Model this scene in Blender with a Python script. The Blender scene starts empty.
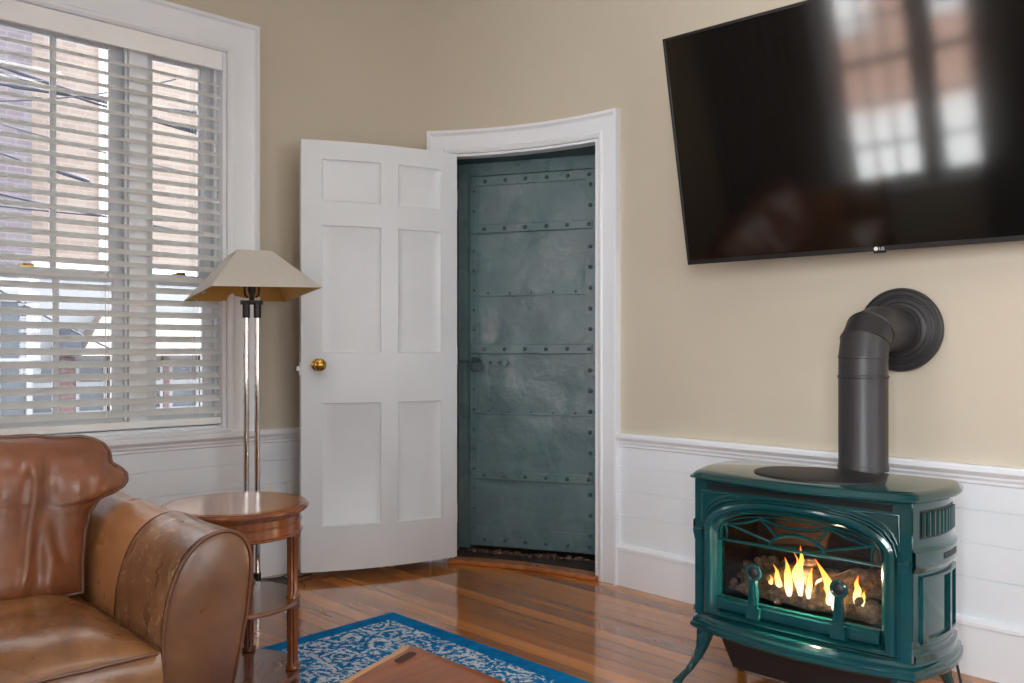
import bpy, bmesh, math, random
from mathutils import Vector, Matrix, noise
from math import sin, cos, pi, radians as R

# ------------------------------------------------------------------ camera, sky, exposure
sc = bpy.context.scene
COL = sc.collection
cam_d = bpy.data.cameras.new('camera')
cam = bpy.data.objects.new('camera', cam_d)
COL.objects.link(cam)
cam.location = (0, 0, 1.06)
cam.rotation_euler = (R(90), 0, 0)
cam_d.sensor_width = 36
cam_d.lens = 850 / 1024 * 36
cam_d.shift_y = 8.5 / 1024
cam_d.clip_start = 0.02
sc.camera = cam

SKY_STRENGTH = 4.6
FILL_LAMP_STRENGTH = 7.0
EXPOSURE = 0.12

world = bpy.data.worlds.new('overcast_sky')
sc.world = world
world.use_nodes = True
wn = world.node_tree
wn.nodes['Background'].inputs['Color'].default_value = (0.93, 0.96, 1.0, 1)
wn.nodes['Background'].inputs['Strength'].default_value = SKY_STRENGTH
sun_d = bpy.data.lights.new('sun', 'SUN')
sun_d.energy = 40
sun_d.angle = R(0.6)
sun_d.color = (1.0, 0.98, 0.95)
sun = bpy.data.objects.new('sun', sun_d)
COL.objects.link(sun)
sun.rotation_euler = Vector((-0.723, -0.691, -0.95)).to_track_quat('-Z', 'Y').to_euler()
sc.view_settings.view_transform = 'Standard'
sc.view_settings.look = 'None'
sc.view_settings.exposure = EXPOSURE
sc.view_settings.gamma = 1
sc.view_settings.use_curve_mapping = False
cy = sc.cycles
cy.use_denoising = True
cy.max_bounces = 10
cy.diffuse_bounces = 6
cy.glossy_bounces = 5
cy.transparent_max_bounces = 16
cy.caustics_reflective = False
cy.caustics_refractive = False
cy.sample_clamp_indirect = 8


def window_fill_light(name, loc, direction, sx, sy, power):
    """area light added outside one of the windows to strengthen the daylight"""
    ld = bpy.data.lights.new(name, 'AREA')
    ld.shape = 'RECTANGLE'
    ld.size = sx
    ld.size_y = sy
    ld.energy = power
    ld.color = (0.90, 0.95, 1.0)
    o = bpy.data.objects.new(name, ld)
    COL.objects.link(o)
    o.location = loc
    o.rotation_euler = Vector(direction).to_track_quat('-Z', 'Y').to_euler()
    return o


# ------------------------------------------------------------------ plan of the room
H = 1.06
C = Vector((-0.572, 2.739))            # centre of the curved wall with the doorway
RC = 1.535                             # radius of its plaster face
U = Vector((0.691, -0.723))            # along the wall with the television
D = Vector((0.723, 0.691))             # out through that wall
T0 = C + RC * D                        # where the curve meets it
W0 = Vector((-1.44, 3.73))             # window wall
WD = Vector((0.731, 0.682))
WN = Vector((-0.682, 0.731))           # out through the window
ZC = 3.0
ROOM_DEPTH, ROOM_LEN = 4.16, 5.0


def s2l(c):
    c = c / 255.0
    return c / 12.92 if c <= 0.04045 else ((c + 0.055) / 1.055) ** 2.4


def rgb(r, g, b):
    return (s2l(r), s2l(g), s2l(b), 1)


# ------------------------------------------------------------------ materials
class NT:
    def __init__(self, name):
        self.m = bpy.data.materials.new(name)
        self.m.use_nodes = True
        self.t = self.m.node_tree
        self.b = self.t.nodes['Principled BSDF']
        self.out = self.t.nodes['Material Output']

    def n(self, typ, **kw):
        nd = self.t.nodes.new(typ)
        for k, v in kw.items():
            setattr(nd, k, v)
        return nd

    def l(self, a, b):
        self.t.links.new(a, b)

    def obj(self, scale=(1, 1, 1), rot=(0, 0, 0), loc=(0, 0, 0)):
        tc = self.n('ShaderNodeTexCoord')
        mp = self.n('ShaderNodeMapping')
        mp.inputs['Scale'].default_value = scale
        mp.inputs['Rotation'].default_value = rot
        mp.inputs['Location'].default_value = loc
        self.l(tc.outputs['Object'], mp.inputs['Vector'])
        return mp.outputs['Vector']

    def plank(self, scale):
        a = self.obj((1, 1, 1), (0, 0, R(45)))
        mp = self.n('ShaderNodeMapping')
        mp.inputs['Scale'].default_value = scale
        self.l(a, mp.inputs['Vector'])
        return mp.outputs['Vector']

    def noise(self, vec, scale, detail=3, rough=0.5, dist=0.0):
        nd = self.n('ShaderNodeTexNoise')
        nd.inputs['Scale'].default_value = scale
        nd.inputs['Detail'].default_value = detail
        nd.inputs['Roughness'].default_value = rough
        nd.inputs['Distortion'].default_value = dist
        if vec is not None:
            self.l(vec, nd.inputs['Vector'])
        return nd.outputs['Fac']

    def ramp(self, fac, stops, interp='LINEAR'):
        nd = self.n('ShaderNodeValToRGB')
        cr = nd.color_ramp
        cr.interpolation = interp
        while len(cr.elements) < len(stops):
            cr.elements.new(0.5)
        for e, (p, c) in zip(cr.elements, stops):
            e.position = p
            e.color = c if len(c) == 4 else (*c, 1)
        self.l(fac, nd.inputs['Fac'])
        return nd.outputs['Color']

    def mix(self, fac, a, b, typ='MIX'):
        nd = self.n('ShaderNodeMix', data_type='RGBA', blend_type=typ)
        for sock, v in ((nd.inputs[0], fac), (nd.inputs[6], a), (nd.inputs[7], b)):
            if hasattr(v, 'links'):
                self.l(v, sock)
            else:
                sock.default_value = v
        return nd.outputs[2]

    def math(self, op, a, b=0.0):
        nd = self.n('ShaderNodeMath', operation=op)
        for sock, v in ((nd.inputs[0], a), (nd.inputs[1], b)):
            if hasattr(v, 'links'):
                self.l(v, sock)
            else:
                sock.default_value = v
        return nd.outputs[0]

    def set(self, **kw):
        for k, v in kw.items():
            k = {'color': 'Base Color', 'rough': 'Roughness', 'metal': 'Metallic', 'coat': 'Coat Weight',
                 'coat_rough': 'Coat Roughness', 'spec': 'Specular IOR Level', 'emit': 'Emission Color',
                 'emit_s': 'Emission Strength', 'sheen': 'Sheen Weight', 'trans': 'Transmission Weight',
                 'ior': 'IOR', 'sub': 'Subsurface Weight'}[k]
            if hasattr(v, 'links'):
                self.l(v, self.b.inputs[k])
            else:
                self.b.inputs[k].default_value = v
        return self

    def bump(self, h, strength=0.3, dist=0.01):
        nd = self.n('ShaderNodeBump')
        nd.inputs['Strength'].default_value = strength
        nd.inputs['Distance'].default_value = dist
        self.l(h, nd.inputs['Height'])
        self.l(nd.outputs['Normal'], self.b.inputs['Normal'])
        return self


BLACK, WHITE = (0, 0, 0, 1), (1, 1, 1, 1)


def paint(name, col, rough=0.45, var=0.06, scale=6, bump=0.05, bscale=120, **kw):
    t = NT(name)
    v = t.obj()
    nz = t.noise(v, scale, 4, 0.6)
    lo = tuple(c * (1 - var) for c in col[:3]) + (1,)
    hi = tuple(min(1, c * (1 + var)) for c in col[:3]) + (1,)
    t.set(color=t.ramp(nz, [(0.3, lo), (0.7, hi)]), rough=rough, **kw)
    if bump:
        t.bump(t.noise(v, bscale, 2), bump, 0.004)
    return t.m


def wood(name, dark, light, scale=14, stretch=(1, 1, 0.08), rough=0.28, coat=0.5, rot=(0, 0, 0)):
    t = NT(name)
    v = t.obj(stretch, rot)
    a = t.noise(v, scale, 5, 0.6, 1.2)
    b = t.noise(v, scale * 6, 3, 0.6)
    c = t.ramp(a, [(0.28, dark), (0.72, light)])
    c = t.mix(0.25, c, t.ramp(b, [(0.35, dark), (0.65, light)]))
    t.set(color=c, rough=rough, coat=coat, coat_rough=0.12)
    t.bump(b, 0.06, 0.002)
    return t.m


def leather(name, dark, mid, light, wear=0.5, scratch=0.0):
    t = NT(name)
    v = t.obj()
    big = t.noise(v, 5, 4, 0.6, 0.6)
    c = t.ramp(big, [(0.25, dark), (0.5, mid), (0.78, light)])
    if scratch:
        sv = t.obj((1, 1, 1), (0.5, 0.3, 0.4))
        n1 = t.noise(sv, 26, 6, 0.75, 1.8)
        m1 = t.ramp(n1, [(0.55, BLACK), (0.62, WHITE)])
        c = t.mix(t.math('MULTIPLY', m1, scratch), c, rgb(206, 168, 122))
        if scratch > 0.5:
            m2 = t.ramp(t.noise(t.obj((1, 1, 1), (0, 0.4, 0)), 9, 4, 0.6), [(0.35, BLACK), (0.75, WHITE)])
            c = t.mix(t.math('MULTIPLY', m2, 0.6), c, dark)
    vor = t.n('ShaderNodeTexVoronoi')
    vor.inputs['Scale'].default_value = 260
    t.l(v, vor.inputs['Vector'])
    rr = t.ramp(t.noise(v, 9, 3), [(0.3, (0.24, 0.24, 0.24, 1)), (0.7, (0.40, 0.40, 0.40, 1))])
    t.set(color=c, rough=rr, spec=0.6, coat=0.35, coat_rough=0.22)
    t.bump(t.math('ADD', t.math('MULTIPLY', vor.outputs['Distance'], 0.3), t.noise(v, 40, 4)), 0.12, 0.004)
    return t.m


M = {}
M['wall'] = paint('tan_wall_paint', rgb(200, 189, 170), 0.6, 0.02, 3, 0.06, 180)
M['ceiling'] = paint('ceiling_paint', rgb(236, 234, 228), 0.7, 0.02)
M['trim'] = paint('white_trim_paint', rgb(233, 236, 240), 0.32, 0.015, 4, 0.03, 60)
M['board'] = paint('white_board_paint', rgb(229, 233, 237), 0.38, 0.02, 5, 0.05, 40)
M['door'] = paint('white_door_paint', rgb(228, 233, 237), 0.3, 0.02, 5, 0.04, 30)
M['blind'] = paint('white_blind_slats', rgb(246, 246, 245), 0.35, 0.01, 8, 0)
t = NT('white_translucent_blind_slats')
t.set(color=rgb(244, 244, 243), rough=0.35)
tl_ = t.n('ShaderNodeBsdfTranslucent')
tl_.inputs['Color'].default_value = rgb(250, 250, 248)
mx = t.n('ShaderNodeMixShader')
mx.inputs[0].default_value = 0.6
t.l(t.b.outputs[0], mx.inputs[1])
t.l(tl_.outputs[0], mx.inputs[2])
t.l(mx.outputs[0], t.out.inputs['Surface'])
M['slat'] = t.m
M['cord'] = paint('white_cotton_cord', rgb(225, 222, 215), 0.8, 0.03, 40, 0)

# glossy plank floor, boards running with the television wall
t = NT('varnished_plank_floor')
v = t.obj((1, 1, 1), (0, 0, R(45)))
br = t.n('ShaderNodeTexBrick')
br.offset = 0.37
br.offset_frequency = 3
br.inputs['Color1'].default_value = rgb(130, 70, 22)
br.inputs['Color2'].default_value = rgb(216, 140, 58)
br.inputs['Mortar'].default_value = rgb(72, 36, 16)
br.inputs['Scale'].default_value = 1
br.inputs['Mortar Size'].default_value = 0.0011
br.inputs['Mortar Smooth'].default_value = 0.3
br.inputs['Bias'].default_value = 0.1
br.inputs['Brick Width'].default_value = 3.4
br.inputs['Row Height'].default_value = 0.074
t.l(v, br.inputs['Vector'])
g = t.noise(t.plank((0.9, 20, 1)), 2.6, 5, 0.65, 0.5)
grain = t.ramp(g, [(0.3, rgb(190, 120, 70)), (0.7, rgb(250, 215, 165))])
c = t.mix(0.3, br.outputs['Color'], grain, 'MULTIPLY')
c = t.mix(0.22, c, t.ramp(t.noise(t.plank((0.35, 9, 1)), 1.6, 3), [(0.35, rgb(110, 58, 18)), (0.65, rgb(214, 140, 60))]))
t.set(color=c, rough=t.ramp(t.noise(t.obj(), 7, 3), [(0.3, (0.10, 0.10, 0.10, 1)), (0.75, (0.2, 0.2, 0.2, 1))]), coat=0.8, coat_rough=0.06)
t.bump(br.outputs['Fac'], -0.25, 0.002)
M['floor'] = t.m

M['sill_wood'] = wood('worn_sill_wood', rgb(150, 84, 40), rgb(200, 126, 70), 6, (1, 0.5, 1), 0.25, 0.5)
M['mahogany'] = wood('red_mahogany', rgb(84, 38, 14), rgb(156, 86, 38), 9, (1, 1, 0.15), 0.24, 0.6)
M['table_top'] = wood('burl_table_top', rgb(146, 84, 46), rgb(208, 146, 94), 9, (1, 1, 1), 0.14, 1.0)
M['shelf_wood'] = wood('shelf_veneer', rgb(92, 50, 32), rgb(150, 98, 74), 5, (1, 0.25, 1), 0.22, 0.6)
M['slab'] = wood('slab_wood', rgb(108, 52, 20), rgb(184, 102, 44), 8, (1, 0.12, 1), 0.42, 0.1)
M['sapwood'] = wood('pale_sapwood', rgb(190, 122, 50), rgb(236, 182, 100), 8, (1, 0.15, 1), 0.32, 0.4)
M['slot_dark'] = paint('cut_slot_wood', rgb(62, 32, 16), 0.7, 0.1, 20, 0)

# teal iron of the vault door
t = NT('teal_painted_iron')
v = t.obj()
c = t.ramp(t.noise(v, 3.5, 5, 0.65), [(0.25, rgb(84, 106, 112)), (0.55, rgb(98, 121, 126)), (0.8, rgb(110, 132, 136))])
c = t.mix(t.math('MULTIPLY', t.ramp(t.noise(v, 22, 6, 0.75), [(0.62, BLACK), (0.75, WHITE)]), 0.35), c, rgb(62, 78, 82))
t.set(color=c, rough=t.ramp(t.noise(v, 6, 3), [(0.3, (0.22, 0.22, 0.22, 1)), (0.7, (0.38, 0.38, 0.38, 1))]), spec=0.6)
t.bump(t.math('ADD', t.noise(v, 4.5, 3), t.math('MULTIPLY', t.noise(v, 60, 3), 0.08)), 0.36, 0.04)
M['iron'] = t.m
M['iron_rivet'] = paint('shade_dark_teal_rivets', rgb(66, 86, 92), 0.35, 0.15, 30, 0)  # teal rivets darkened in colour to stand for their shading
M['iron_dark'] = paint('dark_teal_iron_frame', rgb(60, 80, 84), 0.5, 0.15, 9, 0.1, 40)
t = NT('crumbled_brick_and_mortar')
v = t.obj()
t.set(color=t.ramp(t.noise(v, 34, 4, 0.7), [(0.35, rgb(40, 26, 22)), (0.55, rgb(110, 84, 70)), (0.72, rgb(190, 180, 168))]), rough=0.9)
t.bump(t.noise(v, 40, 4), 0.8, 0.02)
M['rubble'] = t.m
M['dark_stone'] = paint('dark_threshold_stone', rgb(58, 40, 34), 0.5, 0.2, 12, 0.1, 30)
M['brass'] = paint('aged_brass', rgb(176, 138, 66), 0.22, 0.08, 20, 0, metal=1.0)
M['black_metal'] = paint('black_metal', rgb(26, 24, 24), 0.4, 0.1, 20, 0.02)
M['black_cable'] = paint('black_cable_sheath', rgb(22, 22, 24), 0.5, 0.1, 20, 0)
M['plate'] = paint('white_wall_plate', rgb(232, 231, 226), 0.35, 0.01, 8, 0)
M['chrome'] = paint('polished_chrome', rgb(225, 224, 224), 0.08, 0.02, 10, 0, metal=1.0)

# television
M['tv_frame'] = paint('dark_gunmetal_bezel', rgb(40, 38, 40), 0.35, 0.08, 20, 0, metal=0.4)
t = NT('black_glass_screen')
v = t.obj()
t.set(color=rgb(9, 7, 6), rough=t.ramp(t.noise(t.obj((1, 1, 0.3)), 3, 2), [(0.3, (0.05, 0.05, 0.05, 1)), (0.7, (0.09, 0.09, 0.09, 1))]), spec=1.0)
M['tv_glass'] = t.m
M['tv_back'] = paint('black_plastic', rgb(20, 20, 20), 0.55, 0.05, 20, 0)
M['logo'] = paint('silver_badge', rgb(225, 225, 225), 0.3, 0.02, 20, 0)

# stove
t = NT('green_porcelain_enamel')
v = t.obj()
t.set(color=t.ramp(t.noise(v, 5, 3), [(0.3, rgb(9, 54, 56)), (0.7, rgb(15, 66, 68))]), rough=0.13, coat=0.42, coat_rough=0.03, spec=0.5)
t.bump(t.noise(v, 9, 2), 0.05, 0.01)
M['enamel'] = t.m
M['pipe'] = paint('matte_black_stove_pipe', rgb(44, 41, 43), 0.42, 0.08, 12, 0.04, 80)
M['cast_black'] = paint('black_cast_iron', rgb(26, 24, 26), 0.5, 0.12, 30, 0.2, 90)
M['slot_black'] = paint('matt_black_slot', rgb(8, 8, 8), 0.9, 0.1, 20, 0)
M['firebox'] = paint('sooty_firebox_lining', rgb(64, 48, 40), 0.85, 0.3, 12, 0.3, 30)
t = NT('charred_ceramic_log')
v = t.obj()
t.set(color=t.ramp(t.noise(v, 26, 5, 0.75), [(0.3, rgb(78, 62, 50)), (0.52, rgb(160, 138, 114)), (0.72, rgb(214, 198, 176))]), rough=0.9)
t.bump(t.noise(v, 45, 5, 0.7), 0.8, 0.02)
M['log'] = t.m
t = NT('grey_brown_ember_stone')
v = t.obj()
t.set(color=t.ramp(t.noise(v, 30, 4, 0.7), [(0.3, rgb(96, 76, 60)), (0.55, rgb(156, 134, 110)), (0.8, rgb(206, 188, 164))]), rough=0.9)
M['ember'] = t.m
t = NT('gas_flame')
tc = t.n('ShaderNodeTexCoord')
sp = t.n('ShaderNodeSeparateXYZ')
t.l(tc.outputs['Generated'], sp.inputs[0])
lw = t.n('ShaderNodeLayerWeight')
lw.inputs['Blend'].default_value = 0.35
em = t.n('ShaderNodeEmission')
t.l(t.ramp(sp.outputs['Z'], [(0.0, rgb(255, 232, 180)), (0.4, rgb(255, 206, 120)), (0.75, rgb(255, 160, 62)), (1.0, rgb(240, 104, 24))]), em.inputs['Color'])
em.inputs['Strength'].default_value = 5.0
tr = t.n('ShaderNodeBsdfTransparent')
mx = t.n('ShaderNodeMixShader')
t.l(t.ramp(lw.outputs['Facing'], [(0.25, BLACK), (0.9, WHITE)]), mx.inputs[0])
t.l(em.outputs[0], mx.inputs[1])
t.l(tr.outputs[0], mx.inputs[2])
t.l(mx.outputs[0], t.out.inputs['Surface'])
M['flame'] = t.m


def glass(name, tint=(1, 1, 1, 1), gloss=0.06, rough=0.0):
    t = NT(name)
    tr = t.n('ShaderNodeBsdfTransparent')
    tr.inputs['Color'].default_value = tint
    gl = t.n('ShaderNodeBsdfGlossy')
    gl.inputs['Roughness'].default_value = rough
    fr = t.n('ShaderNodeFresnel')
    fr.inputs['IOR'].default_value = 1.45
    mx = t.n('ShaderNodeMixShader')
    t.l(t.math('MULTIPLY', fr.outputs[0], gloss / 0.04), mx.inputs[0])
    t.l(tr.outputs[0], mx.inputs[1])
    t.l(gl.outputs[0], mx.inputs[2])
    t.l(mx.outputs[0], t.out.inputs['Surface'])
    return t.m


M['glass'] = glass('window_glass', (0.97, 0.98, 0.98, 1), 0.04)
M['fire_glass'] = glass('tinted_fire_glass', (0.82, 0.78, 0.74, 1), 0.05)

# fabrics
M['shade'] = paint('cream_linen_shade', rgb(206, 201, 192), 0.8, 0.02, 30, 0.1, 400)
M['shade_in'] = paint('gold_foil_lining', rgb(204, 160, 84), 0.4, 0.05, 20, 0, metal=0.35)
M['curtain'] = paint('grey_curtain_cloth', rgb(128, 126, 124), 0.9, 0.05, 30, 0.1, 300)
M['leather_back'] = leather('russet_leather', rgb(98, 54, 32), rgb(130, 78, 50), rgb(156, 102, 70))
M['leather_seat'] = leather('honey_brown_leather', rgb(100, 60, 30), rgb(140, 92, 52), rgb(178, 128, 80))
M['leather_arm'] = leather('tan_leather', rgb(156, 102, 58), rgb(184, 130, 82), rgb(204, 152, 104))
M['leather_worn'] = leather('scuffed_brown_leather', rgb(92, 58, 36), rgb(136, 92, 60), rgb(172, 126, 86), scratch=0.9)
M['leather_panel'] = leather('brown_leather_panel', rgb(98, 58, 30), rgb(120, 75, 42), rgb(138, 92, 54))
M['piping'] = leather('dark_leather_piping', rgb(74, 40, 20), rgb(104, 60, 32), rgb(140, 92, 54))

# rug
t = NT('distressed_blue_rug')
v = t.obj()
sp = t.n('ShaderNodeSeparateXYZ')
t.l(v, sp.inputs[0])
vo = t.n('ShaderNodeTexVoronoi')
vo.inputs['Scale'].default_value = 7.5
vo.inputs['Randomness'].default_value = 0.55
wob = t.n('ShaderNodeTexNoise')
wob.inputs['Scale'].default_value = 11
t.l(v, wob.inputs['Vector'])
va = t.n('ShaderNodeVectorMath', operation='MULTIPLY_ADD')
t.l(wob.outputs['Color'], va.inputs[0])
va.inputs[1].default_value = (0.12, 0.12, 0)
t.l(v, va.inputs[2])
t.l(va.outputs[0], vo.inputs['Vector'])
rings = t.math('SINE', t.math('MULTIPLY', vo.outputs['Distance'], 30))
fine = t.noise(v, 58, 4, 0.7, 0.4)
patch = t.noise(v, 5, 3, 0.6)
val = t.math('ADD', t.math('MULTIPLY', rings, 0.075), t.math('ADD', fine, t.math('MULTIPLY', t.math('SUBTRACT', patch, 0.5), 0.25)))
mask = t.ramp(val, [(0.50, BLACK), (0.545, WHITE)])
ry_ = t.math('MULTIPLY', sp.outputs['Y'], -1)
edge = t.math('MINIMUM', sp.outputs['X'], ry_)
mx_ = t.math('MINIMUM', t.math('SUBTRACT', 2.5, sp.outputs['X']), t.math('SUBTRACT', 3.1, ry_))
edge = t.math('MINIMUM', edge, mx_)
inner = t.math('GREATER_THAN', edge, 0.07)
mask = t.math('MULTIPLY', mask, inner)
blue = t.ramp(t.noise(v, 16, 4, 0.7), [(0.3, rgb(0, 92, 152)), (0.7, rgb(0, 128, 190))])
c = t.mix(mask, blue, t.ramp(t.noise(v, 30, 3), [(0.3, rgb(168, 190, 206)), (0.7, rgb(214, 222, 228))]))
t.set(color=c, rough=0.95, spec=0.1)
t.bump(t.noise(v, 420, 2), 0.4, 0.004)
M['rug'] = t.m


def brick_mat(name, c1, c2, mortar, scale=1.0):
    t = NT(name)
    v = t.obj((1, 1, 1), (R(90), 0, 0))
    br = t.n('ShaderNodeTexBrick')
    br.inputs['Color1'].default_value = c1
    br.inputs['Color2'].default_value = c2
    br.inputs['Mortar'].default_value = mortar
    br.inputs['Scale'].default_value = scale
    br.inputs['Brick Width'].default_value = 0.22
    br.inputs['Row Height'].default_value = 0.075
    br.inputs['Mortar Size'].default_value = 0.009
    t.l(v, br.inputs['Vector'])
    n = t.noise(v, 3, 4)
    t.set(color=t.mix(0.4, br.outputs['Color'], t.ramp(n, [(0.3, c1), (0.7, c2)])), rough=0.9)
    return t.m


M['brick_pale'] = brick_mat('pale_brick', rgb(124, 110, 103), rgb(140, 128, 119), rgb(150, 142, 137))
M['brick_shaded'] = brick_mat('shaded_brick', rgb(84, 76, 85), rgb(104, 96, 102), rgb(122, 118, 121))  # the left front's shade is put into this brick colour
M['brick_red'] = brick_mat('dusky_red_brick', rgb(96, 74, 76), rgb(114, 92, 92), rgb(124, 114, 112))
M['brick_far'] = brick_mat('weathered_red_brick', rgb(170, 130, 116), rgb(186, 150, 134), rgb(190, 180, 172))
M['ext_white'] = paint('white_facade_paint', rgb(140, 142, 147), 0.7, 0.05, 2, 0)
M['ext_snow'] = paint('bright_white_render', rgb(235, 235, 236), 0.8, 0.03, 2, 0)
M['ext_grey'] = paint('grey_facade_paint', rgb(140, 140, 146), 0.7, 0.05, 2, 0)
M['ext_tan'] = paint('tan_awning_canvas', rgb(112, 104, 98), 0.8, 0.06, 3, 0)
M['ext_slate'] = paint('slate_roof', rgb(62, 66, 80), 0.7, 0.1, 4, 0)
M['ext_cable'] = paint('weathered_cable_sheath', rgb(40, 42, 56), 0.7, 0.1, 4, 0)
M['ext_glass'] = paint('dark_shop_glass', rgb(66, 72, 82), 0.3, 0.1, 2, 0)
M['asphalt'] = paint('street_asphalt', rgb(48, 48, 50), 0.9, 0.08, 3, 0)
t = NT('fill_lamp_diffuser')
t.set(color=rgb(255, 250, 240), emit=(1.0, 0.985, 0.965, 1), emit_s=FILL_LAMP_STRENGTH)
M['lamp'] = t.m


# ------------------------------------------------------------------ mesh helpers
class MB:
    def __init__(self):
        self.v, self.f = [], []

    def add(self, vs, fs, X=None):
        o = len(self.v)
        self.v += [(X @ Vector(p)) if X else Vector(p) for p in vs]
        self.f += [tuple(i + o for i in f) for f in fs]
        return self

    def box(self, x0, y0, z0, x1, y1, z1, X=None):
        vs = [(x, y, z) for z in (z0, z1) for x, y in ((x0, y0), (x1, y0), (x1, y1), (x0, y1))]
        return self.add(vs, [(3, 2, 1, 0), (4, 5, 6, 7), (0, 1, 5, 4), (1, 2, 6, 5), (2, 3, 7, 6), (3, 0, 4, 7)], X)

    def hexa(self, b, t):
        """b, t: four points each, anticlockwise from above"""
        return self.add(list(b) + list(t), [(3, 2, 1, 0), (4, 5, 6, 7), (0, 1, 5, 4), (1, 2, 6, 5), (2, 3, 7, 6), (3, 0, 4, 7)])

    def loft(self, loops, closed=True, caps=True, ring=False, X=None):
        n = len(loops[0])
        vs = [p for L in loops for p in L]
        fs = []
        m = len(loops)
        for i in range(m if ring else m - 1):
            for j in range(n if closed else n - 1):
                a, b = i * n + j, i * n + (j + 1) % n
                c, d = ((i + 1) % m) * n + (j + 1) % n, ((i + 1) % m) * n + j
                fs.append((a, b, c, d))
        if caps and closed and not ring:
            fs.append(tuple(reversed(range(n))))
            fs.append(tuple((m - 1) * n + j for j in range(n)))
        return self.add(vs, fs, X)

    def lathe(self, prof, n=32, X=None, flute=None, caps=True):
        loops = []
        for k, (r, z) in enumerate(prof):
            L = []
            for i in range(n):
                a = 2 * pi * i / n
                rr = r
                if flute and flute[1] <= z <= flute[2]:
                    rr = r * (1 - flute[3] * (0.5 + 0.5 * cos(flute[0] * a)))
                L.append((rr * cos(a), rr * sin(a), z))
            loops.append(L)
        return self.loft(loops, True, caps, X=X)

    def tube(self, pts, r, n=8, ring=False, X=None):
        pts = [Vector(p) for p in pts]
        m = len(pts)
        rs = r if isinstance(r, (list, tuple)) else [r] * m
        tang = []
        for i in range(m):
            a = pts[(i - 1) % m] if (ring or i) else pts[0]
            b = pts[(i + 1) % m] if (ring or i < m - 1) else pts[-1]
            tang.append((b - a).normalized())
        ref = Vector((0, 0, 1)) if abs(tang[0].z) < 0.9 else Vector((1, 0, 0))
        nrm = (ref - tang[0] * ref.dot(tang[0])).normalized()
        loops = []
        for i in range(m):
            nrm = (nrm - tang[i] * nrm.dot(tang[i])).normalized()
            bi = tang[i].cross(nrm)
            loops.append([pts[i] + rs[i] * (cos(2 * pi * k / n) * nrm + sin(2 * pi * k / n) * bi) for k in range(n)])
        return self.loft(loops, True, True, ring, X)

    def prism(self, poly, z0, z1, X=None):
        return self.loft([[(x, y, z0) for x, y in poly], [(x, y, z1) for x, y in poly]], X=X)

    def sphere(self, c, r, n=12, sz=1.0, X=None):
        c = Vector(c)
        k = n // 2
        prof = [(max(1e-4, r * sin(pi * i / k)), -r * sz * cos(pi * i / k)) for i in range(k + 1)]
        T = Matrix.Translation(c)
        return self.lathe(prof, n, X=(X @ T) if X else T)

    def build(self, name, mat, parent=None, smooth=35, bevel=0, clean=True):
        key, seen, vs = {}, {}, []
        if clean:
            idx = []
            for p in self.v:
                k = (round(p.x, 5), round(p.y, 5), round(p.z, 5))
                if k not in key:
                    key[k] = len(vs)
                    vs.append(p)
                idx.append(key[k])
            for f in self.f:
                g = []
                for i in f:
                    j = idx[i]
                    if not g or (g[-1] != j):
                        g.append(j)
                if len(g) > 1 and g[0] == g[-1]:
                    g.pop()
                if len(set(g)) < 3:
                    continue
                s = frozenset(g)
                seen.setdefault(s, []).append(g)
            fs = [l[0] for l in seen.values() if len(l) == 1]
        else:
            vs, fs = self.v, self.f
        me = bpy.data.meshes.new(name)
        me.from_pydata([tuple(p) for p in vs], [], [tuple(f) for f in fs])
        bm = bmesh.new()
        bm.from_mesh(me)
        bmesh.ops.recalc_face_normals(bm, faces=bm.faces)
        bm.to_mesh(me)
        bm.free()
        if smooth:
            me.polygons.foreach_set('use_smooth', [True] * len(me.polygons))
            me.set_sharp_from_angle(angle=R(smooth))
        me.materials.append(M[mat] if isinstance(mat, str) else mat)
        o = bpy.data.objects.new(name, me)
        COL.objects.link(o)
        if parent:
            o.parent = parent
        if bevel:
            bv = o.modifiers.new('bevel', 'BEVEL')
            bv.width = bevel
            bv.segments = 2
            bv.limit_method = 'ANGLE'
            bv.angle_limit = R(40)
        return o


def thing(name, label, cat, loc=(0, 0, 0), rotz=0, group=None, rot=None):
    o = bpy.data.objects.new(name, None)
    o.empty_display_size = 0.1
    COL.objects.link(o)
    o.location = loc
    o.rotation_euler = rot if rot else (0, 0, rotz)
    tag(o, label, cat, group)
    return o


def tag(o, label, cat, group=None):
    o['label'] = label
    o['category'] = cat
    if group:
        o['group'] = group
    return o


def struct(o, label=None):
    o['kind'] = 'structure'
    if label:
        o['label'] = label
    return o


def at(px, py, o):
    """point on the plane lying o metres outside the window wall, seen at a pixel of the photograph"""
    r = Vector(((px - 512) / 850, 1, -(py - 350) / 850))
    p0 = W0 + WN * o
    k = (p0.x * WN.x + p0.y * WN.y) / (r.x * WN.x + r.y * WN.y)
    return Vector((0, 0, H)) + r * k


# ------------------------------------------------------------------ paths of the walls
def arc_pt(phi, r=RC):
    a = R(phi)
    return Vector((C.x + r * cos(a), C.y + r * sin(a)))


P_IN, P_OUT = 50.4, 80.2               # doorway jambs (degrees about C)
C_IN, C_OUT = 46.2, 84.4               # outer edges of its casing
Z_DOOR = 2.035

corner_end_t = 0.40
q0, q3 = W0 + WD * corner_end_t, arc_pt(C_OUT)
tan3 = Vector((-sin(R(C_OUT)), cos(R(C_OUT))))     # leftwards
cr_ = lambda a, b: a.x * b.y - a.y * b.x
dd = q3 - q0
la = cr_(dd, -tan3) / cr_(WD, -tan3)               # lengths to the corner of the tangents
lb = cr_(dd, WD) / cr_(-tan3, WD)
q1, q2 = q0 + WD * la * 0.6, q3 + tan3 * lb * 0.6


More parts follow.
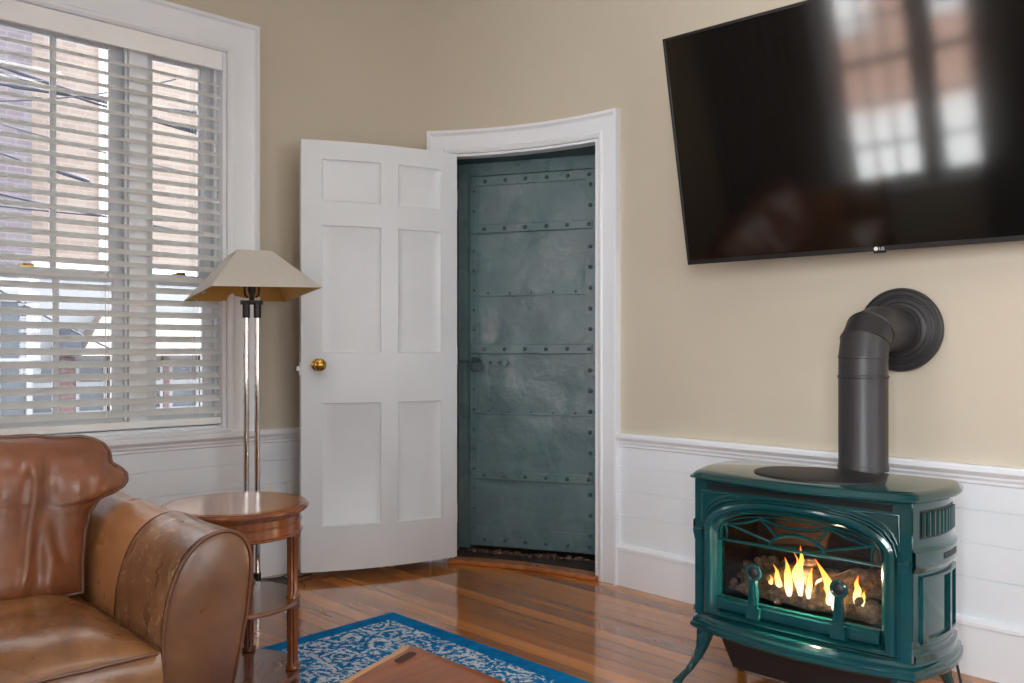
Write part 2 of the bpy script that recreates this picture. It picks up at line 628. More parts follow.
def bez(k):
    p = q0 * (1 - k) ** 3 + q1 * 3 * k * (1 - k) ** 2 + q2 * 3 * k * k * (1 - k) + q3 * k ** 3
    d = (q1 - q0) * 3 * (1 - k) ** 2 + (q2 - q1) * 6 * k * (1 - k) + (q3 - q2) * 3 * k * k
    d.normalize()
    return p, Vector((-d.y, d.x))                  # outward normal


CORNER = [bez(i / 24) for i in range(25)]
ARC_A = [(arc_pt(a), Vector((cos(R(a)), sin(R(a))))) for a in [C_OUT - (C_OUT - P_OUT) * i / 4 for i in range(5)]]
ARC_DOOR = [(arc_pt(a), Vector((cos(R(a)), sin(R(a))))) for a in [P_OUT - (P_OUT - P_IN) * i / 24 for i in range(25)]]
ARC_B = [(arc_pt(a), Vector((cos(R(a)), sin(R(a))))) for a in [P_IN - (P_IN - 43.7) * i / 5 for i in range(6)]]


def wall_cells(mb, path, zr, th=0.2):
    for (p, n), (q, m) in zip(path, path[1:]):
        a, b = p, q
        c, d = q + m * th, p + n * th
        for z0, z1 in zr:
            mb.hexa([(*a, z0), (*b, z0), (*c, z0), (*d, z0)], [(*a, z1), (*b, z1), (*c, z1), (*d, z1)])


def line(p, d, n, ts):
    return [(p + d * k, n) for k in ts]


# window wall: opening t 0.195 .. -1.385
WT0, WT1 = -1.385, 0.195
WZ0, WZ1 = 0.70, 2.411
mb = MB()
tl = -(ROOM_DEPTH - 1.478)
wall_cells(mb, line(W0, WD, WN, [tl - 0.2, WT0]), [(0, WZ0), (WZ0, WZ1), (WZ1, ZC)])
wall_cells(mb, line(W0, WD, WN, [WT0, WT1]), [(0, WZ0), (WZ1, ZC)])
wall_cells(mb, line(W0, WD, WN, [WT1, corner_end_t]), [(0, WZ0), (WZ0, WZ1), (WZ1, ZC)])
struct(mb.build('wall_left', 'wall'))

mb = MB()
zz = [(0, Z_DOOR), (Z_DOOR, ZC)]
wall_cells(mb, CORNER, zz)
wall_cells(mb, ARC_A, zz)
wall_cells(mb, ARC_DOOR, [(Z_DOOR, ZC)])
wall_cells(mb, ARC_B, zz)
struct(mb.build('wall_front', 'wall', smooth=20))

mb = MB()
wall_cells(mb, line(T0, U, D, [0, ROOM_LEN + 0.2]), [(0, ZC)])
struct(mb.build('wall_right', 'wall'))

# opposite wall with the window the television mirrors, rear wall with two more
S_L = (W0 - T0).dot(U)
O0 = T0 - D * ROOM_DEPTH


def holes_wall(name, p, d, n, s0, s1, holes):
    mb = MB()
    ss = sorted({s0, s1} | {h[0] for h in holes} | {h[1] for h in holes})
    zs = sorted({0, ZC} | {h[2] for h in holes} | {h[3] for h in holes})
    for a, b in zip(ss, ss[1:]):
        for za, zb in zip(zs, zs[1:]):
            if not any(h[0] <= a + 1e-6 and b <= h[1] + 1e-6 and h[2] <= za + 1e-6 and zb <= h[3] + 1e-6 for h in holes):
                wall_cells(mb, line(p, d, n, [a, b]), [(za, zb)])
    return struct(mb.build(name, 'wall'))


OPP_HOLE = (-0.26, 1.12, 0.47, 2.41)
OPP_HOLE2 = (2.4, 3.75, 0.62, 2.41)
holes_wall('wall_side', O0, U, -D, S_L - 0.2, ROOM_LEN + 0.2, [OPP_HOLE, OPP_HOLE2])
B0 = T0 + U * ROOM_LEN
REAR_HOLES = [(-1.75, -0.4, 0.62, 2.41), (-3.75, -2.4, 0.62, 2.41)]
holes_wall('wall_rear', B0, D, U, -ROOM_DEPTH, 0, REAR_HOLES)

# floor and ceiling follow the room
outline = [W0 + WD * (tl - 0.1) + WN * 0.1] + [W0 + WD * k + WN * 0.1 for k in (0, corner_end_t)]
outline += [p + n * 0.1 for p, n in CORNER[1:]] + [p + n * 0.1 for p, n in ARC_A[1:] + ARC_DOOR[1:] + ARC_B[1:]]
outline += [T0 + U * (ROOM_LEN + 0.1) + D * 0.1, O0 + U * (ROOM_LEN + 0.1) - D * 0.1]
outline.reverse()
mb = MB()
mb.prism([tuple(p) for p in outline], -0.12, 0)
struct(mb.build('floor', 'floor'))
mb = MB()
mb.prism([tuple(p) for p in outline], ZC - 0.002, ZC + 0.12)
struct(mb.build('ceiling', 'ceiling'))


# wainscot: baseboard, boards with shadow gaps, chair rail
def sweep(mb, path, prof):
    """prof: (inward, z) closed polygon swept along the wall"""
    mb.loft([[(*(p - n * o), z) for o, z in prof] for p, n in path])


BASE = [(0, 0), (0.022, 0), (0.022, 0.160), (0.030, 0.164), (0.030, 0.176), (0.024, 0.186), (0.012, 0.190), (0, 0.190)]
RAIL = [(0, 0.622), (0.010, 0.622), (0.016, 0.628), (0.016, 0.636), (0.022, 0.645), (0.022, 0.652), (0.034, 0.660), (0.040, 0.668),
        (0.040, 0.682), (0.035, 0.688), (0, 0.688)]


def board_prof():
    pr = [(0, 0.185)]
    zs = [0.185, 0.318, 0.430, 0.540, 0.63]
    for a, b in zip(zs, zs[1:]):
        pr += [(0.010, a + 0.003), (0.010, b - 0.002), (0.004, b - 0.001), (0.004, b + 0.002)]
    pr = pr[:-2] + [(0, 0.63)]
    return pr


left_path = line(W0, WD, WN, [tl, -1.0, 0.0]) + CORNER + [ARC_A[0]]
right_path = [(arc_pt(a), Vector((cos(R(a)), sin(R(a))))) for a in (C_IN + 0.05, 45, 43.7)] + line(T0, U, D, [1.0, 2.0, ROOM_LEN])
for side, path in (('left', left_path), ('right', right_path)):
    mb = MB()
    sweep(mb, path, BASE)
    struct(mb.build('baseboard_' + side, 'trim', smooth=30))
for k, path in ((1, left_path), (2, right_path)):
    mb = MB()
    sweep(mb, path, board_prof())
    struct(mb.build('trim_%d' % k, 'board', smooth=20), 'white painted horizontal board wainscot')
for k, path in ((3, left_path), (4, right_path)):
    mb = MB()
    sweep(mb, path, RAIL)
    struct(mb.build('trim_%d' % k, 'trim', smooth=30), 'white moulded chair rail')


# casings: three-sided mitred frames
def frame3(mb, s0, s1, zb, zt, prof, P, nseg=1):
    """prof: (inset from outer edge, proud of wall) open polyline; P(s, z, out) -> point; closed against the wall"""
    full = [(prof[0][0], -0.002)] + prof + [(prof[-1][0], -0.002)]
    loops = []
    path = [('l', zb), ('l', None)] + [('h', k / nseg) for k in range(1, nseg)] + [('r', None), ('r', zb)]
    for kind, val in path:
        L = []
        for ins, out in full:
            a, b, z = s0 + ins, s1 - ins, zt - ins
            if kind == 'l':
                L.append(P(a, val if val is not None else z, out))
            elif kind == 'r':
                L.append(P(b, val if val is not None else z, out))
            else:
                L.append(P(a + (b - a) * val, z, out))
        loops.append(L)
    mb.loft(loops)


CASING = [(0.0, 0.034), (0.014, 0.036), (0.020, 0.026), (0.026, 0.022), (0.085, 0.020), (0.092, 0.026), (0.100, 0.024), (0.112, 0.016)]


def P_door(s, z, out):                 # s measured from the casing's right edge towards the left, on the plaster
    a = R(C_IN) + s / RC
    r = RC - out
    return Vector((C.x + r * cos(a), C.y + r * sin(a), z))


S_CAS = R(C_OUT - C_IN) * RC
mb = MB()
frame3(mb, 0, S_CAS, 0, 2.150, CASING, P_door, 28)
cas = mb.build('door_casing', 'trim', smooth=30)


def P_win(s, z, out):
    p = W0 + WD * s - WN * out
    return Vector((p.x, p.y, z))


WCAS = [(0.0, 0.036), (0.016, 0.038), (0.022, 0.028), (0.030, 0.024), (0.118, 0.022), (0.124, 0.028), (0.134, 0.026), (0.145, 0.016)]

# ------------------------------------------------------------------ the windows
def window(name, P, s0, s1, z0, z1, cas_prof, label, detail=True):
    w = bpy.data.objects.new(name, None)
    COL.objects.link(w)
    struct(w, label)
    mb = MB()
    ci = cas_prof[-1][0]
    frame3(mb, s0 - ci, s1 + ci, z0 - 0.012, z1 + ci, cas_prof, P)
    mb.build('window_casing', 'trim', w, 30)
    # lining of the reveal, stops and the two mullions
    mb = MB()

    def bx(a, b, za, zb, oa, ob):      # oa, ob: depth behind the plaster
        mb.hexa([P(a, za, -oa), P(b, za, -oa), P(b, za, -ob), P(a, za, -ob)], [P(a, zb, -oa), P(b, zb, -oa), P(b, zb, -ob), P(a, zb, -ob)])
    e = 0.018
    side = 0.336
    mul = 0.075
    for a, b in ((s0, s0 + e), (s1 - e, s1)):
        bx(a, b, z0, z1, 0, 0.2)
    bx(s0 + e, s1 - e, z1 - e, z1, 0, 0.2)
    bx(s0 + e, s1 - e, z0 - 0.01, z0 + 0.02, 0.02, 0.24)
    m1a, m1b = s0 + side, s0 + side + mul
    m2a, m2b = s1 - side - mul, s1 - side
    for a, b in ((m1a, m1b), (m2a, m2b)):
        bx(a, b, z0 + 0.02, z1 - e, 0.015 + 0.03, 0.2)
        bx(a - 0.012, a, z0 + 0.02, z1 - e, 0.065, 0.08)
        bx(b, b + 0.012, z0 + 0.02, z1 - e, 0.065, 0.08)
    bx(s0 + e, s0 + e + 0.014, z0 + 0.02, z1 - e, 0.06, 0.08)
    bx(s1 - e - 0.014, s1 - e, z0 + 0.02, z1 - e, 0.06, 0.08)
    mb.build('window_frame', 'trim', w, 0, bevel=0.003)
    zm = z0 + (z1 - z0) * 0.4
    zm = 1.372 if detail else (z0 + z1) / 2
    for a, b, cols in ((s0 + e, m1a, 1), (m1b, m2a, 3), (m2b, s1 - e, 1)):
        for za, zb, o, lower in ((z0 + 0.02, zm + 0.02, 0.085, True), (zm - 0.02, z1 - e, 0.125, False)):
            mb = MB()
            st = 0.052
            for x0, x1, y0, y1 in ((a, a + st, za, zb), (b - st, b, za, zb), (a + st, b - st, zb - 0.042, zb), (a + st, b - st, za, za + (0.07 if lower else 0.042))):
                bx(x0, x1, y0, y1, o, o + 0.036)
            for k in range(1, cols):
                x = a + st + (b - a - 2 * st) * k / cols
                bx(x - 0.011, x + 0.011, za + 0.04, zb - 0.04, o + 0.006, o + 0.03)
            if not detail:
                for k in range(1, 3):
                    zz_ = za + (zb - za) * k / 3
                    bx(a + st, b - st, zz_ - 0.011, zz_ + 0.011, o + 0.007, o + 0.029)
            sash = mb.build('window_sash', 'trim', w, 0, bevel=0.003)
            mb = MB()
            bx(a + 0.02, b - 0.02, za + 0.02, zb - 0.02, o + 0.016, o + 0.020)
            mb.build('glass_pane', 'glass', sash, 0)
            if lower and detail:
                for k in (0.5,):
                    x = a + (b - a) * k
                    mb = MB()
                    bx(x - 0.028, x + 0.028, zb, zb + 0.008, o + 0.004, o + 0.03)
                    bx(x - 0.010, x + 0.028, zb + 0.008, zb + 0.016, o + 0.010, o + 0.022)
                    lk = mb.build('sash_lock', 'brass', sash, 0, bevel=0.002)
                    lk['label'] = 'brass sash lock'
    # inner stool board
    mb = MB()
    bx(s0 - 0.0, s1 + 0.0, z0 - 0.012, z0 + 0.006, -0.035, 0.09)
    mb.build('window_sill', 'trim', w, 0, bevel=0.004)
    return w


window('window_1', P_win, WT0, WT1, WZ0, WZ1, WCAS, 'tall three-part white sash window behind the blind')


def P_opp(s, z, out):
    p = O0 + U * (OPP_HOLE[0] + OPP_HOLE[1] - s) + D * out
    return Vector((p.x, p.y, z))


def P_opp2(s, z, out):
    p = O0 + U * (OPP_HOLE2[0] + OPP_HOLE2[1] - s) + D * out
    return Vector((p.x, p.y, z))


window('window_2', P_opp, OPP_HOLE[0], OPP_HOLE[1], OPP_HOLE[2], OPP_HOLE[3], WCAS, 'white sash window mirrored in the television', False)
window('window_3', P_opp2, OPP_HOLE2[0], OPP_HOLE2[1], OPP_HOLE2[2], OPP_HOLE2[3], WCAS, 'white sash window in the side wall, nearer the rear', False)
for k, h in enumerate(REAR_HOLES):
    def P_rear(s, z, out, h=h):
        p = B0 + D * s - U * out
        return Vector((p.x, p.y, z))
    window('window_%d' % (4 + k), P_rear, *h, WCAS, 'white sash window in the rear wall', False)

# fill lights added outside the windows behind the camera to brighten the room
for nm, h, Pf, dirn in (('fill_side_window', OPP_HOLE2, lambda s, z, o: O0 + U * s - D * o, D),
                        ('fill_rear_window', REAR_HOLES[0], lambda s, z, o: B0 + D * s + U * o, -U),
                        ('fill_far_rear_window', REAR_HOLES[1], lambda s, z, o: B0 + D * s + U * o, -U)):
    p = Pf((h[0] + h[1]) / 2, 0, 0.26)
    window_fill_light(nm, (p.x, p.y, (h[2] + h[3]) / 2), (dirn.x, dirn.y, -0.05), 1.3, 1.7, (270 if 'side' in nm else 36))

# ------------------------------------------------------------------ the slatted blind
bl = thing('window_blind', 'white horizontal slat blind half open across the window behind the sofa', 'window blind',
           (W0.x, W0.y, 0), math.atan2(WD.y, WD.x))
# local: x along the wall, y out through the window
x0, x1 = WT0 + 0.024, WT1 - 0.024
mb = MB()
NS = 30
ca, sa = cos(R(31)), sin(R(31))
for k in range(-5, 25):
    z = 1.055 + 0.0527 * k
    if z > 2.30:
        break
    L = []
    for xx in (x0, x1):
        up, dn = [], []
        for i in range(6):
            q = -0.025 + 0.05 * i / 5
            c_ = 0.0035 * (1 - (q / 0.025) ** 2)
            y, zz_ = q * ca - c_ * sa, q * sa + c_ * ca
            up.append((xx, 0.034 + y, z + zz_))
            dn.append((xx, 0.034 + y + 0.0028 * sa, z + zz_ - 0.0028 * ca))
        L.append(up + dn[::-1])
    mb.loft(L)
mb.build('slats', 'slat', bl, 40)
MB().box(x0 - 0.002, 0.008, 0.727, x1 + 0.002, 0.058, 0.757).build('bottom_rail', 'blind', bl, 0, bevel=0.004)
MB().box(x0 - 0.004, -0.004, 2.325, x1 + 0.004, 0.010, 2.409).build('valance', 'blind', bl, 0, bevel=0.004)
MB().box(x0, 0.012, 2.345, x1, 0.062, 2.392).build('head_rail', 'blind', bl, 0, bevel=0.003)
for xc in (-0.315, -1.1, 0.06):
    mb = MB()
    for dy in (0.012, 0.056):
        for dx in (-0.006, 0.006):
            mb.tube([(xc + dx, dy, 0.757), (xc + dx, dy, 2.345)], 0.0009, 5)
    mb.build('ladder_cord', 'cord', bl, 0)
mb = MB()
mb.tube([(0.085, -0.014, 2.345), (0.083, -0.012, 1.8), (0.080, -0.013, 1.34)], 0.0012, 6)
mb.lathe([(0.002, 0.0), (0.009, 0.004), (0.010, 0.016), (0.004, 0.028), (0.002, 0.032)], 12, Matrix.Translation((0.080, -0.013, 1.31)))
mb.build('pull_cord', 'cord', bl)

# ------------------------------------------------------------------ the open white door
d1 = bpy.data.objects.new('door_1', None)
COL.objects.link(d1)
struct(d1, 'white six-panel curved door standing open against the wall')
cas.parent = d1
Lp, Hp = Vector((-0.965, 3.888)), Vector((-0.272, 4.200))
LW = (Hp - Lp).length
ld = (Hp - Lp).normalized()
lnv = Vector((ld.y, -ld.x))            # towards the room / camera
BUL = 0.045


def P_leaf(s, z, out):
    k = s / LW
    p = Lp + ld * s + lnv * (BUL * 4 * k * (1 - k) + out)
    return Vector((p.x, p.y, z))


cols = [(0.12, 0.478), (0.588, 0.885)]
rows = [(0.245, 0.815), (1.046, 1.635), (1.745, 1.940)]
md, dep = 0.020, 0.013
ss = {0, LW}
for a, b in cols:
    a, b = a * LW, b * LW
    ss |= {a, a + 0.004, a + md, b - md, b - 0.004, b}
    ss |= {a + md + (b - a - 2 * md) * i / 5 for i in range(1, 5)}
ss |= {LW * i / 16 for i in range(17) if all(abs(LW * i / 16 - q) > 0.006 for q in ss)}
zs = {0.04, 2.025}
for a, b in rows:
    zs |= {a, a + 0.004, a + md, b - md, b - 0.004, b}
ss, zs = sorted(ss), sorted(zs)


def leaf_h(s, z):
    for a, b in cols:
        for c_, d_ in rows:
            e = min(s - a * LW, b * LW - s, z - c_, d_ - z)
            if e > 1e-6:
                if e < 0.0045:
                    return -0.006
                return -dep if e >= md - 1e-6 else -0.007
    return 0


def grid_slab(ss, zs, P, h, back):
    mb = MB()
    ns, nz = len(ss), len(zs)
    vs = [P(s, z, h(s, z)) for z in zs for s in ss] + [P(s, z, -back) for z in zs for s in ss]
    fs = []
    o = ns * nz
    for j in range(nz - 1):
        for i in range(ns - 1):
            a = j * ns + i
            fs.append((a, a + 1, a + ns + 1, a + ns))
            fs.append((o + a, o + a + ns, o + a + ns + 1, o + a + 1))
    for i in range(ns - 1):
        fs.append((i, o + i, o + i + 1, i + 1))
        a = (nz - 1) * ns + i
        fs.append((a, a + 1, o + a + 1, o + a))
    for j in range(nz - 1):
        a = j * ns
        fs.append((a, a + ns, o + a + ns, o + a))
        a = j * ns + ns - 1
        fs.append((a, o + a, o + a + ns, a + ns))
    return mb.add(vs, fs)


leaf = grid_slab(ss, zs, P_leaf, leaf_h, 0.038).build('door_leaf', 'door', d1, 25)
# brass knob with rose, keyhole latch on the edge
kp = P_leaf(0.0956 * LW, 0.992, 0)
kx = Matrix.Translation(kp) @ Vector((lnv.x, lnv.y, 0)).to_track_quat('Z', 'Y').to_matrix().to_4x4()
mb = MB()
mb.lathe([(0.001, -0.002), (0.029, 0.0), (0.029, 0.004), (0.022, 0.008), (0.011, 0.011), (0.010, 0.030), (0.018, 0.036), (0.027, 0.046),
          (0.029, 0.056), (0.025, 0.066), (0.014, 0.072), (0.001, 0.073)], 24, kx)
mb.build('door_knob', 'brass', leaf)['label'] = 'round brass knob'
mb = MB()
lp = P_leaf(-0.001, 0.975, -0.018)
mb.box(-0.004, -0.011, -0.03, 0.003, 0.011, 0.03, Matrix.Translation(lp) @ Matrix.Rotation(math.atan2(ld.y, ld.x), 4, 'Z'))
mb.box(-0.016, -0.006, -0.010, 0.0, 0.006, 0.010, Matrix.Translation(lp) @ Matrix.Rotation(math.atan2(ld.y, ld.x), 4, 'Z'))
mb.build('latch_plate', 'trim', leaf, 0)
for z in (0.25, 1.03, 1.80):
    mb = MB()
    hp = P_leaf(LW + 0.004, z, -0.02)
    mb.tube([hp - Vector((0, 0, 0.045)), hp + Vector((0, 0, 0.045))], 0.006, 10)
    mb.build('hinge', 'trim', d1)

# lining of the doorway
mb = MB()


def jamb(a0, a1, r0, r1, z0, z1, n=1):
    for i in range(n):
        a, b = a0 + (a1 - a0) * i / n, a0 + (a1 - a0) * (i + 1) / n
        pts = [arc_pt(b, r0), arc_pt(a, r0), arc_pt(a, r1), arc_pt(b, r1)]
        mb.hexa([(*p, z0) for p in pts], [(*p, z1) for p in pts])


jamb(P_OUT - 0.7, P_OUT, RC - 0.012, RC + 0.05, 0, Z_DOOR)
jamb(P_IN, P_IN + 0.7, RC - 0.012, RC + 0.05, 0, Z_DOOR)
jamb(P_IN, P_OUT, RC - 0.012, RC + 0.05, Z_DOOR - 0.012, Z_DOOR + 0.0, 24)
mb.build('door_jamb', 'trim', d1, 0)

# wooden sill, curved with the wall
mb = MB()
jamb(P_IN + 0.0, P_OUT - 0.0, 1.488, 1.572, 0.0005, 0.021, 24)
mb.build('door_sill', 'sill_wood', d1, 30, bevel=0.004)['label'] = 'worn curved wooden door sill'

# ------------------------------------------------------------------ the iron vault door
d2 = bpy.data.objects.new('door_2', None)
COL.objects.link(d2)
struct(d2, 'closed teal riveted iron door behind the doorway')
IL, IR_ = Vector((-0.218, 4.414)), Vector((0.412, 4.200))
idr = (IR_ - IL).normalized()
ino = Vector((idr.y, -idr.x))
IW = (IR_ - IL).length


def P_iron(s, z, out):
    p = IL + idr * s + ino * out
    return Vector((p.x, p.y, z))


def ibox(mb, s0, s1, z0, z1, o0, o1):
    mb.hexa([P_iron(s0, z0, o1), P_iron(s1, z0, o1), P_iron(s1, z0, o0), P_iron(s0, z0, o0)],
            [P_iron(s0, z1, o1), P_iron(s1, z1, o1), P_iron(s1, z1, o0), P_iron(s0, z1, o0)])


random.seed(4)
sg = [IW * i / 30 for i in range(31)]
zg = [0.052 + (1.956 - 0.052) * i / 70 for i in range(71)]


def dent(s, z):
    e = min(s, IW - s, z - 0.05, 1.956 - z)
    k = max(0, min(1, e / 0.08))
    seam = min(abs(z - q) for q in (0.42, 0.734, 1.065, 1.34, 1.68))
    k *= max(0.25, min(1, seam / 0.06))
    return 0.008 * k * noise.noise(Vector((s * 4, z * 3.1, 2.2))) + 0.004 * k * noise.noise(Vector((s * 9, z * 8, 7)))


grid_slab(sg, zg, P_iron, dent, 0.03).build('iron_sheet', 'iron', d2, 40)
mb = MB()
ibox(mb, 0, 0.045, 0.05, 1.956, 0, 0.006)
ibox(mb, IW - 0.05, IW, 0.05, 1.956, 0, 0.006)
mb.build('edge_strip', 'iron', d2, 0, bevel=0.0015)
for z0, z1, th in ((1.660, 1.705, 0.015), (1.040, 1.090, 0.015), (0.395, 0.440, 0.015), (0.052, 0.150, 0.009), (1.905, 1.956, 0.007)):
    mb = MB()
    ibox(mb, 0.004, IW - 0.012, z0, z1, 0, th)
    mb.build('iron_strap', 'iron', d2, 0, bevel=0.0045)
for z in (1.34, 0.734):
    mb = MB()
    ibox(mb, 0.02, IW - 0.02, z - 0.005, z + 0.004, 0, 0.008)
    mb.build('lap_seam', 'iron', d2, 0, bevel=0.002)
iq = Vector((ino.x, ino.y, 0)).to_track_quat('Z', 'Y').to_matrix().to_4x4()
mb = MB()


def rivet(s, z, r=0.0085, out=0.004):
    mb.lathe([(r, 0), (r * 0.9, r * 0.45), (r * 0.55, r * 0.8), (0.0005, r * 0.9)], 10, Matrix.Translation(P_iron(s, z, out)) @ iq)


for z, o in ((1.683, 0.015), (1.065, 0.015), (0.418, 0.015), (0.085, 0.009), (1.930, 0.007)):
    for i in range(6):
        rivet(0.085 + (IW - 0.115) * i / 5, z, 0.0105, o)
for z in (1.352, 0.746):
    for i in range(5):
        rivet(0.1 + (IW - 0.2) * i / 4, z, 0.006, 0.003)
for i in range(18):
    z = 0.14 + 1.74 * i / 17
    rivet(IW - 0.024, z, 0.011, 0.006)
    rivet(0.024, z, 0.007, 0.006)
mb.build('rivets', 'iron_rivet', d2, 50)
# latch strap with ring handle
mb = MB()
ibox(mb, 0.02, 0.19, 0.975, 1.02, 0.0, 0.022)
pts = [P_iron(0.19, 0.9975, 0.0), P_iron(0.19, 0.9975, 0.022)]
mb.tube(pts, 0.0225, 16)
mb.build('latch_strap', 'iron', d2, 0, bevel=0.004)
mb = MB()
for s in (0.07, 0.12, 0.17):
    rivet(s, 0.9975, 0.009, 0.022)
mb.build('latch_rivets', 'iron_rivet', d2, 50)
mb = MB()
mb.tube([P_iron(0.045, 1.0, 0.006), P_iron(0.045, 1.0, 0.045)], 0.008, 10)
mb.tube([P_iron(0.045 + 0.034 * cos(a), 0.985 + 0.034 * sin(a), 0.035) for a in [2 * pi * i / 20 for i in range(20)]], 0.0055, 8, ring=True)
mb.tube([P_iron(-0.045, 1.003, 0.025), P_iron(0.06, 1.003, 0.025)], 0.007, 10)
mb.build('latch_ring', 'iron_dark', d2)
# iron frame let into the masonry behind
mb = MB()
ibox(mb, -0.12, -0.004, 0.03, 2.12, -0.06, -0.012)
ibox(mb, IW + 0.004, IW + 0.16, 0.03, 2.12, -0.06, -0.012)
ibox(mb, -0.004, IW + 0.004, 1.962, 2.12, -0.06, -0.012)
mb.build('iron_frame', 'iron', d2, 0, bevel=0.002)
mb = MB()
ibox(mb, -0.6, IW + 0.6, -0.1, 2.5, -0.16, -0.10)  # backing added to stop sky light leaking in round the iron door
struct(mb.build('wall_vault_backing', 'dark_stone', None, 0), 'dark backing added behind the iron door against stray sky light')
# deep sides of the opening
mb = MB()
jamb(P_OUT, P_OUT + 5, RC + 0.055, 1.80, 0.03, 2.12)
jamb(P_IN - 8, P_IN, RC + 0.055, 1.90, 0.03, 2.12)
jamb(P_IN - 4, P_OUT + 2, RC + 0.055, 1.95, 2.028, 2.15, 12)
mb.build('iron_reveal', 'iron_dark', d2, 0)
mb = MB()
jamb(P_IN - 6, P_OUT + 4, 1.578, 1.98, -0.02, 0.024, 14)
struct(mb.build('trim_5', 'dark_stone', smooth=30), 'dark stone floor behind the door sill')
mb = MB()
random.seed(9)
for i in range(34):
    s = IW * (i + random.random()) / 34
    a = random.uniform(0.008, 0.018)
    p = P_iron(s, 0.024 + a * 0.35, 0.012 + random.random() * 0.04)
    mb.box(-a, -a * 0.7, -a * 0.4, a * 1.3, a * 0.7, a * 0.5, Matrix.Translation(p) @ Matrix.Rotation(random.uniform(0, 3), 4, 'Z') @ Matrix.Rotation(random.uniform(-.3, .3), 4, 'X'))
rb = tag(mb.build('brick_rubble', 'rubble', None, 0, bevel=0.002), 'crumbs of brick and mortar under the teal iron door', 'rubble')
rb['kind'] = 'stuff'

# ------------------------------------------------------------------ television
tv = thing('television', 'large black flat screen television tilted down on the tan wall', 'television', (0.683, 3.3, 1.39),
           rot=(R(13.1), 0, R(-40.6)))
TW, TH = 1.433, 0.845
bz = 0.010
mb = MB()
mb.box(0.004, 0.004, 0.004, TW - 0.004, 0.03, TH - 0.004)
mb.box(0.25, 0.03, 0.06, TW - 0.25, 0.055, TH * 0.62)
mb.build('rear_shell', 'tv_back', tv, 0, bevel=0.006)
mb = MB()
mb.box(0, -0.002, 0, TW, 0.012, 0.017)
mb.box(0, -0.002, TH - bz, TW, 0.012, TH)
mb.box(0, -0.002, 0.017, bz, 0.012, TH - bz)
mb.box(TW - bz, -0.002, 0.017, TW, 0.012, TH - bz)
mb.build('bezel', 'tv_frame', tv, 0, bevel=0.0015)
MB().box(bz, 0.0005, 0.017, TW - bz, 0.004, TH - bz).build('screen', 'tv_glass', tv, 0)
MB().box(TW / 2 - 0.022, 0.0, -0.007, TW / 2 + 0.018, 0.012, 0.0005).build('sensor_bar', 'tv_back', tv, 0, bevel=0.002)
# the maker's round mark and letters
fc = bpy.data.curves.new('badge_text', 'FONT')
fc.body = 'LG'
fc.size = 0.014
fc.extrude = 0.0003
fo = bpy.data.objects.new('badge_text', fc)
COL.objects.link(fo)
bpy.context.view_layer.update()
me = bpy.data.meshes.new_from_object(fo.evaluated_get(bpy.context.evaluated_depsgraph_get()))
bpy.data.objects.remove(fo)
me.materials.clear()
me.materials.append(M['logo'])
lg = bpy.data.objects.new('badge_letters', me)
COL.objects.link(lg)
lg.parent = tv
lg.rotation_euler = (R(90), 0, 0)
lg.location = (TW / 2 - 0.002, -0.0024, 0.0035)
mb = MB()
ry = Matrix.Translation((TW / 2 - 0.012, -0.002, 0.0085)) @ Matrix.Rotation(R(90), 4, 'X')
mb.lathe([(0.0068, 0), (0.0068, 0.0006), (0.0055, 0.0008), (0.0055, 0.0003), (0.0005, 0.0003)], 20, ry)
mb.box(-0.0006, -0.0035, 0.0003, 0.0004, 0.003, 0.0009, ry)
mb.box(-0.0006, -0.0035, 0.0003, 0.0028, -0.0026, 0.0009, ry)
mb.box(0.0005, 0.0, 0.0003, 0.0050, 0.0009, 0.0009, ry)
mb.lathe([(0.0010, 0.0003), (0.0010, 0.0009), (0.0001, 0.001)], 10, ry @ Matrix.Translation((-0.0026, 0.0022, 0)))
mb.build('badge_disc', 'logo', tv)
# bracket to the wall
mb = MB()
mb.box(0.52, 0.055, 0.2, 0.56, 0.075, 0.62)
mb.box(0.88, 0.055, 0.2, 0.92, 0.075, 0.62)
mb.box(0.5, 0.075, 0.36, 0.94, 0.095, 0.44)
mb.build('mount_rails', 'black_metal', tv, 0, bevel=0.003)
mb = MB()
mb.tube([(0.72, 0.09, 0.40), (0.62, 0.17, 0.36), (0.72, 0.245, 0.33)], 0.018, 8)
mb.build('mount_arm', 'black_metal', tv)

# ------------------------------------------------------------------ the stove
ST = thing('gas_stove', 'green enamelled cast iron gas stove burning by the white wainscot', 'stove', (0.9346, 2.619, 0), R(-43.5))
# local: x along the front (right +), y towards the wall
BOW = 0.058


def plan(hw_f, hw_b, yf, yb, bow, sbow, n=14, rb=0.05):
    """outline of a tier: bowed front, bulging sides, straight back; anticlockwise from front left"""
    pts = []
    for i in range(n + 1):
        k = i / n
        pts.append((-hw_f + 2 * hw_f * k, yf - bow * 4 * k * (1 - k)))
    for i in range(1, n):
        k = i / n
        x = hw_f + (hw_b - hw_f) * k + sbow * 4 * k * (1 - k)
        pts.append((x, yf + (yb - yf) * k))
    pts += [(hw_b, yb), (-hw_b, yb)]
    for i in range(n - 1, 0, -1):
        k = i / n
        x = -(hw_f + (hw_b - hw_f) * k + sbow * 4 * k * (1 - k))
        pts.append((x, yf + (yb - yf) * k))
    return pts


def tiers(mb, base, lev):
    """lev: (inset, z); base args of plan shrunk by the inset"""
    hf, hb, yf, yb, bow, sb = base
    mb.loft([[(x, y, z) for x, y in plan(hf - i, hb - i * 0.8, yf + i, yb - i * 0.3, bow, sb)] for i, z in lev])


